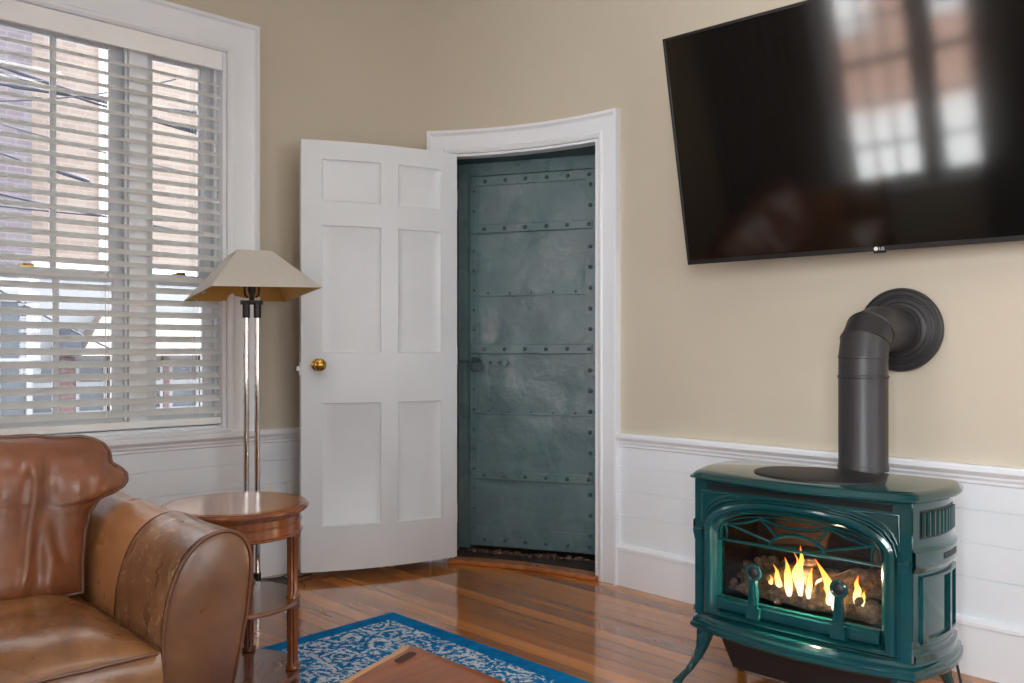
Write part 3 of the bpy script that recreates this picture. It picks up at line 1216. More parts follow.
PB = (0.345, 0.362, -0.160, 0.198, BOW, 0.034)
mb = MB()
tiers(mb, PB, [(0.024, 0.643), (0.006, 0.647), (0.0, 0.652), (0.0, 0.657), (0.006, 0.662), (0.010, 0.667), (0.018, 0.672), (0.030, 0.675)])
top = mb.build('stove_top', 'enamel', ST, 30)
mb = MB()
ov = [(0.012 + 0.196 * cos(a), -0.012 + 0.150 * sin(a)) for a in [2 * pi * i / 56 for i in range(56)]]
ov2 = [(0.012 + 0.188 * cos(a), -0.012 + 0.142 * sin(a)) for a in [2 * pi * i / 56 for i in range(56)]]
mb.loft([[(x, y, 0.6745) for x, y in ov], [(x, y, 0.6795) for x, y in ov], [(x, y, 0.682) for x, y in ov2]])
g = mb.build('griddle_plate', 'cast_black', top, 35)
g['label'] = 'black oval griddle plate'
# base ledge
mb = MB()
tiers(mb, PB, [(0.03, 0.168), (0.004, 0.170), (0.0, 0.176), (0.0, 0.186), (0.006, 0.190), (0.006, 0.198), (0.014, 0.204), (0.018, 0.214), (0.026, 0.218)])
mb.build('base_ledge', 'enamel', ST, 30)

# front casting: bowed face with arched opening
YF = -0.150
FB = 0.016


def fy(x, out=0.0):
    return YF - FB * (1 - (x / 0.33) ** 2) - out


def arch(w, zb, zs, za, n=20, m=6, p=2.3):
    """points of an arched outline from bottom left up and over to bottom right"""
    pts = [(-w, zb + (zs - zb) * i / m) for i in range(m)]
    for i in range(n + 1):
        a = pi - pi * i / n
        c_, s_ = cos(a), sin(a)
        pts.append((w * math.copysign(abs(c_) ** (2 / p), c_), zs + (za - zs) * abs(s_) ** (2 / p)))
    pts += [(w, zs - (zs - zb) * (i + 1) / m) for i in range(m)]
    return pts


def rect_match(w, zb, zt, n=20, m=6, zs=0.5):
    pts = [(-w, zb + (zs - zb) * i / m) for i in range(m)]
    # spring up the sides then across the top
    h = zt - zs
    per = 2 * h + 2 * w
    for i in range(n + 1):
        k = i / n
        a = pi - pi * k
        c_, s_ = cos(a), sin(a)
        sc_ = min(w / max(abs(c_), 1e-6), h / max(s_, 1e-6)) if True else 0
        x, z = c_ * sc_, s_ * sc_
        pts.append((max(-w, min(w, x)), zs + min(h, z)))
    for sx in (-1, 1):                 # keep the corners square
        k = min(range(m, m + n + 1), key=lambda q: abs(math.atan2(pts[q][1] - zs, pts[q][0]) - math.atan2(h, sx * w)))
        pts[k] = (sx * w, zt)
    pts += [(w, zs - (zs - zb) * (i + 1) / m) for i in range(m)]
    return pts


def ring_loops(mb, loops, close_bottom=True):
    L = []
    for pts, out in loops:
        P = [(x, fy(x, out), z) for x, z in pts]
        if close_bottom:
            nb = 12
            (xa, za), (xb, zb) = pts[-1], pts[0]
            P += [(xa + (xb - xa) * i / nb, fy(xa + (xb - xa) * i / nb, out), za + (zb - za) * i / nb) for i in range(1, nb)]
        L.append(P)
    mb.loft(L, True, False)


N = 28
mb = MB()
ring_loops(mb, [(rect_match(0.333, 0.214, 0.647, N), -0.03), (rect_match(0.333, 0.214, 0.647, N), 0.0), (arch(0.305, 0.222, 0.500, 0.612, N), 0.002), (arch(0.302, 0.224, 0.498, 0.608, N), -0.004),
                (arch(0.294, 0.226, 0.494, 0.602, N), -0.004), (arch(0.292, 0.227, 0.493, 0.600, N), 0.010), (arch(0.282, 0.230, 0.490, 0.594, N), 0.014),
                (arch(0.270, 0.234, 0.487, 0.586, N), 0.010), (arch(0.262, 0.238, 0.485, 0.578, N), -0.004), (arch(0.252, 0.243, 0.484, 0.566, N), -0.012),
                (arch(0.250, 0.244, 0.484, 0.564, N), -0.05)])
mb.build('front_casting', 'enamel', ST, 32)
# thin mouldings: spandrel outlines and door rim
for sx in (-1, 1):
    mb = MB()
    pth = [(sx * 0.302, 0.515), (sx * 0.302, 0.612), (sx * 0.175, 0.612)]
    arc = [(sx * 0.175, 0.612)] + [(sx * x, z) for x, z in [(0.22, 0.603), (0.26, 0.585), (0.285, 0.560), (0.299, 0.53), (0.302, 0.515)]]
    for path in (pth, arc):
        mb.tube([(x, fy(x, 0.003), z) for x, z in path], 0.0045, 8)
    for k in range(3):
        q = [(0.12, 0.606), (0.18, 0.600), (0.23, 0.586), (0.265, 0.565), (0.288, 0.535), (0.296, 0.50)]
        if sx > 0 or k == 0:
            mb.tube([(sx * (x - 0.008 * k), fy(x, 0.006 + 0.002 * k), z - 0.006 * k) for x, z in q], 0.0034, 8)
    mb.build('spandrel_moulding', 'enamel', ST, 50)
for sx in (-1, 1):     # small capitals on the corner posts
    mb = MB()
    mb.loft([[(sx * x, fy(0.31, o), z) for x, z in ((0.302, zz_), (0.331, zz_))] + [(sx * x, fy(0.31, -0.01), z) for x, z in ((0.331, zz_), (0.302, zz_))]
             for zz_, o in ((0.455, 0.004), (0.476, 0.010), (0.484, 0.014), (0.488, 0.014), (0.494, 0.004))])
    mb.build('capital', 'enamel', ST, 30)
mb = MB()       # solid black strip set in the face as the louvre slot
mb.loft([[(x, fy(x, 0.003), 0.620), (x, fy(x, 0.003), 0.638), (x, fy(x, -0.01), 0.638), (x, fy(x, -0.01), 0.620)] for x in [-0.285 + 0.57 * i / 16 for i in range(17)]])
mb.build('louvre_slot', 'slot_black', ST, 0)

# body: sides and back
BODY = (0.330, 0.342, -0.146, 0.17, 0.0, 0.030)
mb = MB()
pl = plan(*BODY)
n_ = 14
side_pts = pl[n_:]
side_pts = pl[n_:] + [pl[0]]


def side_out(pl_, off):
    hf, hb, yf, yb, bow, sb = BODY
    return plan(hf + off, hb + off, yf, yb, bow, sb)[n_:] + [plan(hf + off, hb + off, yf, yb, bow, sb)[0]]


lv = [(0.215, 0.012), (0.235, 0.012), (0.240, 0.004), (0.250, 0.004), (0.254, 0.0), (0.455, 0.0), (0.459, 0.006), (0.468, 0.010), (0.472, 0.012),
      (0.512, 0.012), (0.516, 0.008), (0.524, 0.002), (0.536, 0.0), (0.645, 0.0)]
mb.loft([[(x, y, z) for x, y in side_out(pl, o)] for z, o in lv], closed=False, caps=False)
mb.build('body_shell', 'enamel', ST, 30)


def side_x(y, off=0.0):
    hf, hb, yf, yb, bow, sb = BODY
    k = (y - yf) / (yb - yf)
    return hf + (hb - hf) * k + sb * 4 * k * (1 - k) + off


for sx in (-1, 1):
    mb = MB()     # moulded side panel frame and corner post
    for y0, y1, z0, z1 in ((-0.115, 0.135, 0.262, 0.448),):
        for a, b, c_, d_ in ((y0, y0 + 0.022, z0, z1), (0.035, 0.052, z0, z1), (y1 - 0.02, y1, z0, z1), (y0, y1, z0, z0 + 0.016), (y0, y1, z1 - 0.014, z1)):
            nn = 8
            mb.loft([[(sx * side_x(y, 0.0), y, c_), (sx * side_x(y, 0.009), y, c_ + 0.003), (sx * side_x(y, 0.009), y, d_ - 0.003), (sx * side_x(y, 0.0), y, d_)]
                     for y in [a + (b - a) * i / nn for i in range(nn + 1)]])
    mb.build('side_panel', 'enamel', ST, 30)
    mb = MB()
    for i in range(10):
        y = -0.105 + 0.205 * i / 9
        mb.loft([[(sx * side_x(y, 0.002), y - 0.007, z), (sx * side_x(y, 0.008), y - 0.002, z), (sx * side_x(y, 0.008), y + 0.003, z), (sx * side_x(y, -0.002), y + 0.004, z)] for z in (0.553, 0.618)])
    lv_ = mb.build('side_louvres', 'enamel', ST, 20)
    mb = MB()
    ys = [-0.115 + 0.225 * i / 10 for i in range(11)]
    mb.loft([[(sx * side_x(y, -0.004), y, 0.547), (sx * side_x(y, 0.0012), y, 0.547), (sx * side_x(y, 0.0012), y, 0.624), (sx * side_x(y, -0.004), y, 0.624)] for y in ys])
    mb.build('vent_backing', 'cast_black', lv_, 0)
    mb = MB()
    ys = [-0.02 + 0.11 * i / 8 for i in range(9)]
    mb.loft([[(sx * side_x(y, 0.010), y, 0.484), (sx * side_x(y, 0.0135), y, 0.484), (sx * side_x(y, 0.0135), y, 0.500), (sx * side_x(y, 0.010), y, 0.500)] for y in ys])
    mb.build('name_plate', 'cast_black', ST, 0)

# door in the opening: bottom rail with beads, glass, sunburst grille
mb = MB()
xs = [-0.248 + 0.496 * i / 20 for i in range(21)]
mb.loft([[(x, fy(x, -0.030), 0.246), (x, fy(x, -0.008), 0.246), (x, fy(x, -0.004), 0.250), (x, fy(x, -0.004), 0.276), (x, fy(x, -0.010), 0.281), (x, fy(x, -0.010), 0.286),
          (x, fy(x, -0.030), 0.286)] for x in xs])
for i in range(56):
    x = -0.235 + 0.47 * i / 55
    mb.box(x - 0.0025, fy(x, 0.0), 0.2495, x + 0.0025, fy(x, -0.006), 0.256)
mb.build('door_rail', 'enamel', ST, 30)
mb = MB()
pts = arch(0.247, 0.262, 0.484, 0.560, N)
nb = 12
yg = fy(0.247, -0.034)
mb.loft([[(x, yg, z) for x, z in pts], [(x, yg + 0.004, z) for x, z in pts]])
mb.build('fire_glass', 'fire_glass', ST, 0)
mb = MB()


def gt(path, r=0.0045, sm=True):
    mb.tube([(x, fy(x, -0.018), z) for x, z in path], r, 6)


def curve(p, n=10):
    (a, b, c_) = p
    return [((1 - k) ** 2 * a[0] + 2 * k * (1 - k) * b[0] + k * k * c_[0], (1 - k) ** 2 * a[1] + 2 * k * (1 - k) * b[1] + k * k * c_[1]) for k in [i / n for i in range(n + 1)]]


gt([(-0.25, 0.462), (-0.12, 0.465), (0.0, 0.466), (0.12, 0.465), (0.25, 0.462)])
gt([(0.008 + 0.085 * cos(a), 0.468 + 0.044 * sin(a)) for a in [pi * i / 14 for i in range(15)]], 0.0055)
for sx in (-1, 1):
    gt([(0.008 + sx * 0.060, 0.500), (sx * 0.108, 0.546)])
    gt([(0.008 + sx * 0.083, 0.480), (sx * 0.236, 0.518)])
    gt(curve(((sx * 0.232, 0.512), (sx * 0.17, 0.518), (sx * 0.112, 0.546))))
    gt(curve(((sx * 0.236, 0.520), (sx * 0.215, 0.490), (sx * 0.228, 0.464))))
gt(curve(((-0.108, 0.548), (0.0, 0.512), (0.108, 0.548)), 16))
gt([(x, z) for x, z in arch(0.243, 0.470, 0.484, 0.556, N)], 0.003)
mb.build('sunburst_grille', 'enamel', ST, 60)
for x in (-0.117, 0.143):
    an = bpy.data.objects.new('andiron', None)
    mb = MB()
    y = fy(x, 0.010)
    for zz0, zz1, w0_, w1_ in ((0.246, 0.282, 0.021, 0.019), (0.282, 0.366, 0.015, 0.009)):
        mb.hexa([(x - w0_, y - 0.006, zz0), (x + w0_, y - 0.006, zz0), (x + w0_, y + 0.012, zz0), (x - w0_, y + 0.012, zz0)],
                [(x - w1_, y - 0.006, zz1), (x + w1_, y - 0.006, zz1), (x + w1_, y + 0.012, zz1), (x - w1_, y + 0.012, zz1)])
    mb.tube([(x - 0.008, y - 0.008, 0.29), (x - 0.004, y - 0.008, 0.358)], 0.002, 6)
    mb.tube([(x + 0.008, y - 0.008, 0.29), (x + 0.004, y - 0.008, 0.358)], 0.002, 6)
    mb.tube([(x + 0.021 * cos(a), y + 0.002, 0.386 + 0.021 * sin(a)) for a in [2 * pi * i / 24 for i in range(24)]], 0.0055, 8, ring=True)
    a_ = mb.build('andiron', 'enamel', ST, 30)
    mb = MB()
    mb.lathe([(0.0175, -0.004), (0.0175, 0.003), (0.011, 0.007), (0.0005, 0.008)], 20, Matrix.Translation((x, y + 0.002, 0.386)) @ Matrix.Rotation(R(90), 4, 'X'))
    mb.build('andiron_boss', 'cast_black', a_, 40)
    bpy.data.objects.remove(an)

# firebox, logs, stones, flames
mb = MB()
xa, xb = -0.262, 0.262
mb.loft([[(x, fy(x, -0.045), 0.250), (x, 0.135, 0.250), (x, 0.135, 0.59), (x, fy(x, -0.045), 0.59)] for x in (xa, -0.13, 0, 0.13, xb)], closed=False, caps=False)
mb.add([(xa, fy(xa, -0.045), 0.25), (xa, 0.135, 0.25), (xa, 0.135, 0.59), (xa, fy(xa, -0.045), 0.59)], [(0, 1, 2, 3)])
mb.add([(xb, fy(xb, -0.045), 0.25), (xb, 0.135, 0.25), (xb, 0.135, 0.59), (xb, fy(xb, -0.045), 0.59)], [(0, 1, 2, 3)])
mb.build('firebox', 'firebox', ST, 0)


def log(p, q, r, seed):
    mb = MB()
    p, q = Vector(p), Vector(q)
    n = 16
    pts = [p.lerp(q, i / n) + Vector((0, 0, 0.012 * sin(pi * i / n))) for i in range(n + 1)]
    mb.tube(pts, [r * (0.6 if i in (0, n) else 1) for i in range(n + 1)], 14)
    mb.v = [v_ + Vector((noise.noise(v_ * 22 + Vector((seed, 0, 0))), noise.noise(v_ * 22 + Vector((0, seed, 9))), noise.noise(v_ * 22 + Vector((5, 0, seed))))) * 0.011 for v_ in mb.v]
    return mb.build('ceramic_log', 'log', ST, 60)


log((-0.20, -0.085, 0.315), (0.225, -0.055, 0.300), 0.034, 1)
log((-0.16, -0.02, 0.340), (0.20, 0.02, 0.345), 0.036, 2)
log((0.04, -0.09, 0.345), (0.20, 0.03, 0.395), 0.026, 3)
log((-0.12, -0.09, 0.335), (-0.02, 0.05, 0.385), 0.024, 4)
mb = MB()
random.seed(3)
for i in range(420):
    x = random.uniform(-0.235, 0.245)
    y = random.uniform(fy(x, -0.055), 0.05)
    r = random.uniform(0.009, 0.021)
    hgt = 0.284 + 0.085 * (y + 0.14) / 0.2 + random.uniform(0, 0.018) + (0.07 * max(0, (x - 0.12) / 0.12) if y > -0.13 else 0)
    base = Matrix.Translation((x, y, hgt)) @ Matrix.Rotation(random.uniform(0, 3), 4, 'X') @ Matrix.Rotation(random.uniform(0, 3), 4, 'Z') @ Matrix.Diagonal((1, 0.8, 0.65, 1))
    mb.sphere((0, 0, 0), r, 6, 1, base)
eb = mb.build('ember_stones', 'ember', ST, 60)
eb['kind'] = 'stuff'
fl = bpy.data.lights.new('fire_glow', 'POINT')
fl.energy = 8.0
fl.color = (1.0, 0.72, 0.45)
fl.shadow_soft_size = 0.0
flo = bpy.data.objects.new('fire_glow', fl)
COL.objects.link(flo)
flo.parent = ST
flo.location = (0.03, -0.125, 0.385)
mb = MB()
mb.box(-0.25, -0.13, 0.255, 0.25, 0.06, 0.280)
mb.build('burner_pan', 'cast_black', ST, 0)


def flame(x, y, z, h, w, lean, seed):
    mb = MB()
    n = 14
    loops = []
    for i in range(n + 1):
        k = i / n
        rad = w * (sin(pi * min(1, k * 0.9 + 0.10)) ** 0.8) * (1 - k) ** 0.45 + 0.0004
        cx = x + lean * k * k + 0.010 * noise.noise(Vector((seed, k * 3.2, 0))) * (0.3 + k)
        cyy = y + 0.006 * noise.noise(Vector((0, k * 3, seed)))
        loops.append([(cx + rad * cos(a), cyy + rad * 0.55 * sin(a), z + h * k) for a in [2 * pi * j / 12 for j in range(12)]])
    mb.loft(loops)
    return mb.build('flame', 'flame', ST, 80)


for args in ((0.000, -0.105, 0.325, 0.150, 0.015, 0.000, 1), (-0.034, -0.108, 0.318, 0.115, 0.016, -0.012, 2), (-0.066, -0.105, 0.320, 0.085, 0.013, -0.020, 3),
             (-0.090, -0.104, 0.325, 0.045, 0.009, -0.008, 5), (0.026, -0.106, 0.322, 0.095, 0.011, 0.012, 4), (-0.014, -0.100, 0.322, 0.130, 0.010, -0.006, 11),
             (0.108, -0.112, 0.305, 0.140, 0.020, -0.062, 6), (0.120, -0.110, 0.305, 0.080, 0.013, -0.020, 7), (0.088, -0.106, 0.315, 0.060, 0.010, -0.012, 8),
             (0.166, -0.100, 0.330, 0.085, 0.013, 0.004, 9), (0.182, -0.098, 0.330, 0.045, 0.009, 0.006, 10)):
    flame(*args)

# burner tray slung beneath, valve fittings
mb = MB()
mb.hexa([(-0.235, -0.085, 0.045), (0.235, -0.085, 0.045), (0.235, 0.12, 0.045), (-0.235, 0.12, 0.045)],
        [(-0.272, -0.115, 0.168), (0.272, -0.115, 0.168), (0.272, 0.14, 0.168), (-0.272, 0.14, 0.168)])
mb.build('lower_tray', 'cast_black', ST, 0, bevel=0.004)
mb = MB()
mb.tube([(0.04, -0.118, 0.052), (0.04, -0.085, 0.055)], 0.012, 12)
mb.tube([(0.14, -0.12, 0.058), (0.20, -0.10, 0.06), (0.23, 0.02, 0.03)], 0.006, 8)
mb.build('valve_fitting', 'chrome', ST)

# cabriole legs
for sx, sy, lx, ly in ((-1, -1, -0.300, -0.135), (1, -1, 0.300, -0.135), (-1, 1, -0.318, 0.135), (1, 1, 0.318, 0.135)):
    mb = MB()
    ox, oy = sx * 0.055, sy * 0.075
    ctrl = [(0.0, 0.172, 0.036), (0.10, 0.160, 0.037), (0.24, 0.138, 0.032), (0.40, 0.108, 0.025), (0.58, 0.075, 0.019), (0.78, 0.042, 0.016), (0.96, 0.016, 0.017), (1.06, 0.004, 0.020), (1.06, 0.0, 0.020)]
    loops = []
    for k, z, r in ctrl:
        bx_, by_ = lx + ox * (k - 0.25 * sin(pi * min(k, 1))), ly + oy * (k - 0.25 * sin(pi * min(k, 1)))
        loops.append([(bx_ + r * 0.8 * cos(a) * (1.0 if abs(cos(a)) > 0.1 else 1), by_ + r * 0.8 * sin(a), z) for a in [pi / 4 + 2 * pi * j / 8 for j in range(8)]])
    mb.loft(loops)
    mb.build('leg', 'enamel', ST, 40)

# ------------------------------------------------------------------ stove pipe
FP = thing('stove_pipe', 'matte black flue pipe from the stove top into the tan wall', 'stove pipe', (1.126, 2.726, 0), math.atan2(D.y, D.x))
# local x: towards the wall
pr = 0.0745
mb = MB()
mb.lathe([(0.077, 0.6755), (0.077, 0.690), (0.0755, 0.694), (0.0748, 0.696), (0.0748, 0.969), (0.0775, 0.971), (0.0775, 0.978), (pr, 0.980), (pr, 1.033), (0.0765, 1.035), (0.0765, 1.040), (0.0, 1.040)], 48)
mb.build('pipe_section', 'pipe', FP, 30)
mb = MB()


def ring_pts(cx, cz, ang, r, n=40):
    """circle whose axis leans ang degrees from vertical towards the wall"""
    a = R(ang)
    return [(cx + r * cos(t_) * cos(a), r * sin(t_), cz - r * cos(t_) * sin(a)) for t_ in [2 * pi * i / n for i in range(n)]]


er = 0.095
ez = 1.040
segs = []
for ang in (0, 30, 60, 90):
    a = R(ang)
    segs.append((er - er * cos(a), ez + er * sin(a) * 0.94, ang))
loops = []
for i, (cx, cz, ang) in enumerate(segs):
    if 0 < i < 3:
        loops += [ring_pts(cx, cz, ang - 3, 0.0748), ring_pts(cx, cz, ang, 0.0775), ring_pts(cx, cz, ang + 3, 0.0748)]
    else:
        loops.append(ring_pts(cx, cz, ang, 0.0748))
mb.loft(loops)
mb.build('elbow', 'pipe', FP, 18)
ec = segs[-1]
wx = (T0 - Vector((1.126, 2.726))).dot(D)         # distance to the wall
mb = MB()
mb.loft([ring_pts(ec[0], ec[1], 90, 0.0748), ring_pts(wx - 0.06, ec[1], 90, 0.0748), ring_pts(wx - 0.06, ec[1], 90, 0.080), ring_pts(wx - 0.03, ec[1], 90, 0.080)])
mb.build('wall_section', 'pipe', FP, 30)
mb = MB()
prof = [(0.136, 0.001), (0.142, 0.022), (0.144, 0.030), (0.141, 0.036), (0.136, 0.037), (0.134, 0.034), (0.120, 0.035), (0.117, 0.039), (0.112, 0.040), (0.109, 0.036), (0.096, 0.038), (0.092, 0.043), (0.084, 0.045), (0.080, 0.05), (0.080, 0.03)]
mb.loft([ring_pts(wx - d_, ec[1], 90, r, 56) for r, d_ in prof])
mb.build('wall_thimble', 'pipe', FP, 25)

# power cord at the stove's rear corner
SI = (Matrix.Translation((0.9346, 2.619, 0)) @ Matrix.Rotation(R(-43.5), 4, 'Z')).inverted()
mb = MB()
mb.tube([SI @ Vector(p) for p in [(1.275, 2.53, 0.20), (1.31, 2.565, 0.185), (1.345, 2.58, 0.13), (1.352, 2.56, 0.06), (1.335, 2.52, 0.012), (1.28, 2.47, 0.006)]], 0.004, 8)
mb.build('power_cord', 'black_cable', ST)['label'] = 'thin black power cord'

# ------------------------------------------------------------------ sofa
SF = thing('leather_sofa', 'worn brown leather sofa with flared arm, back to the window', 'sofa', (-0.670, 1.983, 0), R(43))
ARM = [(-0.145, 0.08), (-0.144, 0.30), (-0.143, 0.394), (-0.141, 0.438), (-0.134, 0.488), (-0.121, 0.534), (-0.101, 0.580), (-0.076, 0.610), (-0.043, 0.632), (0.0, 0.640),
       (0.037, 0.625), (0.056, 0.595), (0.063, 0.560), (0.058, 0.489), (0.044, 0.397), (0.032, 0.341), (0.017, 0.278), (0.0, 0.18), (-0.006, 0.08)]


def smooth_poly(P, n=2):
    for _ in range(n):
        Q = [P[0]]
        for a, b in zip(P, P[1:]):
            Q += [(a[0] * .75 + b[0] * .25, a[1] * .75 + b[1] * .25), (a[0] * .25 + b[0] * .75, a[1] * .25 + b[1] * .75)]
        P = Q + [P[-1]]
    return P


ARM = smooth_poly(ARM, 1)


def grow(P, e):
    out = []
    for i, p in enumerate(P):
        a, b = Vector(P[max(0, i - 1)]), Vector(P[min(len(P) - 1, i + 1)])
        t_ = (b - a).normalized()
        out.append((p[0] - t_.y * e, p[1] + t_.x * e))
    return out


def arm_wob(x, y, z):
    return Vector((0.004 * noise.noise(Vector((x * 7, y * 7, z * 7))), 0, 0.005 * noise.noise(Vector((y * 8, x * 6, z * 5 + 3)))))


def build_arm(mirror):
    A = ARM
    X = (lambda x: -1.80 - x) if mirror else (lambda x: x)
    mb = MB()
    loops = []
    for y in [0.004 + 0.916 * i / 30 for i in range(31)]:
        e = 0.0 if 0.02 < y < 0.9 else -0.006
        L = []
        for x, z in grow(A, e):
            w = arm_wob(x, y, z)
            L.append((X(x + w.x), y, z + w.z))
        loops.append(L)
    mb.loft(loops)
    arm = mb.build('arm', 'leather_arm', SF, 60)
    # scuffed leather cover over the front of the arm
    mb = MB()
    loops = []
    for y in [0.012 + 0.298 * i / 14 for i in range(15)]:
        outer, inn = [], []
        e = 0.0035 if 0.012 < y < 0.305 else 0.001
        for x, z in grow(A, e):
            w = arm_wob(x, y, z)
            outer.append((X(x + w.x), y, z + w.z))
        for x, z in grow(A, -0.006):
            w = arm_wob(x, y, z)
            inn.append((X(x + w.x), y, z + w.z))
        loops.append(outer + inn[::-1])
    mb.loft(loops)
    mb.build('arm_cover', 'leather_worn', arm, 60)['label'] = 'scuffed darker leather over the front of the arm'
    # front panel and piping
    mb = MB()
    F1, F2 = grow(A, -0.002), grow(A, -0.014)
    mb.loft([[(X(x), 0.012, z) for x, z in F1], [(X(x), -0.004, z) for x, z in F1], [(X(x), -0.010, z) for x, z in F2]])
    mb.build('front_panel', 'leather_panel', arm, 40)
    mb = MB()
    mb.tube([(X(x), -0.003, z) for x, z in grow(A, 0.001)], 0.0052, 8)
    mb.build('piping', 'piping', arm, 60)
    mb = MB()
    mb.tube([(X(x), 0.312, z) for x, z in grow(A, 0.002)[3:-4]], 0.0022, 6)
    mb.build('stitched_seam', 'piping', arm, 60)
    return arm


build_arm(False)
build_arm(True)
# base and back
mb = MB()
mb.box(-1.655, 0.012, 0.08, -0.147, 0.90, 0.2462)
mb.build('base_rail', 'leather_seat', SF, 0, bevel=0.012)
mb = MB()
mb.hexa([(-1.66, 0.66, 0.24), (-0.14, 0.66, 0.24), (-0.14, 0.93, 0.24), (-1.66, 0.93, 0.24)],
        [(-1.70, 0.80, 0.665), (-0.10, 0.80, 0.665), (-0.10, 0.95, 0.665), (-1.70, 0.95, 0.665)])
mb.build('back_frame', 'leather_arm', SF, 0, bevel=0.03)
for x, y in ((-1.70, 0.06), (-0.09, 0.06), (-1.70, 0.86), (-0.09, 0.86)):
    mb = MB()
    mb.lathe([(0.022, 0.0095), (0.030, 0.026), (0.034, 0.082)], 16, Matrix.Translation((x, y, 0)))
    mb.build('foot', 'mahogany', SF)


def seat_cushion(xa, xb, seed):
    ya, yb, z0, z1 = -0.006, 0.63, 0.245, 0.393
    nx, ny = 44, 36
    mb = MB()

    def topz(u_, v_):
        ex, ey = 1 - abs(2 * u_ - 1) ** 5, 1 - abs(2 * v_ - 1) ** 6
        wr = 0.006 * noise.noise(Vector((u_ * 9 + seed, v_ * 5, 1))) + 0.0035 * abs(noise.noise(Vector((u_ * 26, v_ * 7 + seed, 4)))) * (1 if v_ < 0.35 else 0.3)
        return z1 + (0.058 + wr) * ex * ey

    V, F = [], []
    for j in range(ny + 1):
        for i in range(nx + 1):
            u_, v_ = i / nx, j / ny
            V.append((xa + (xb - xa) * u_, ya + (yb - ya) * v_, topz(u_, v_)))
    for j in range(ny):
        for i in range(nx):
            a = j * (nx + 1) + i
            F.append((a, a + 1, a + nx + 2, a + nx + 1))
    mb.add(V, F)
    # boxing round the sides, slightly full
    per = [(i / nx, 0) for i in range(nx + 1)] + [(1, j / ny) for j in range(1, ny + 1)] + [(i / nx, 1) for i in range(nx - 1, -1, -1)] + [(0, j / ny) for j in range(ny - 1, 0, -1)]
    loops = []
    for k in range(7):
        q = k / 6
        full = 0.014 * sin(pi * q)
        L = []
        for u_, v_ in per:
            x, y = xa + (xb - xa) * u_, ya + (yb - ya) * v_
            if v_ == 0:
                y -= full * (1 + 0.5 * noise.noise(Vector((x * 14, q * 3, seed))))
            L.append((x, y, z0 + (z1 - z0) * q))
        loops.append(L)
    mb.loft(loops, True, False)
    mb.add([(xa, ya, z0), (xb, ya, z0), (xb, yb, z0), (xa, yb, z0)], [(0, 1, 2, 3)])
    cu = mb.build('seat_cushion', 'leather_seat', SF, 60)
    mb = MB()
    mb.tube([(xa, yb * 0.8, z1), (xa, ya + 0.01, z1), (xa + 0.01, ya - 0.003, z1)] + [(xa + (xb - xa) * i / 20, ya - 0.004, z1 + 0.001 + 0.003 * noise.noise(Vector((i * .6, seed, 0)))) for i in range(1, 20)]
            + [(xb - 0.01, ya - 0.003, z1), (xb, ya + 0.01, z1), (xb, yb * 0.8, z1)], 0.005, 8)
    mb.build('piping', 'piping', cu, 60)


seat_cushion(-0.898, -0.150, 1)
seat_cushion(-1.652, -0.902, 5)


FOLDS = [(-0.33, 0.10, -0.02, 0.020, 0.018, -0.1, 0.95), (-0.245, -0.06, 0.10, 0.014, 0.016, -0.1, 0.6), (-0.20, -0.16, 0.05, 0.016, 0.014, -0.1, 0.42),
         (-0.42, 0.02, 0.06, 0.020, 0.022, -0.1, 0.8), (-0.28, 0.25, 0.0, 0.010, 0.014, 0.55, 1.1), (-0.16, -0.03, 0.06, 0.010, 0.014, 0.3, 0.75),
         (-0.56, 0.10, 0.0, 0.018, 0.02, -0.1, 0.9), (-0.72, -0.05, 0.08, 0.018, 0.02, -0.1, 0.8)]


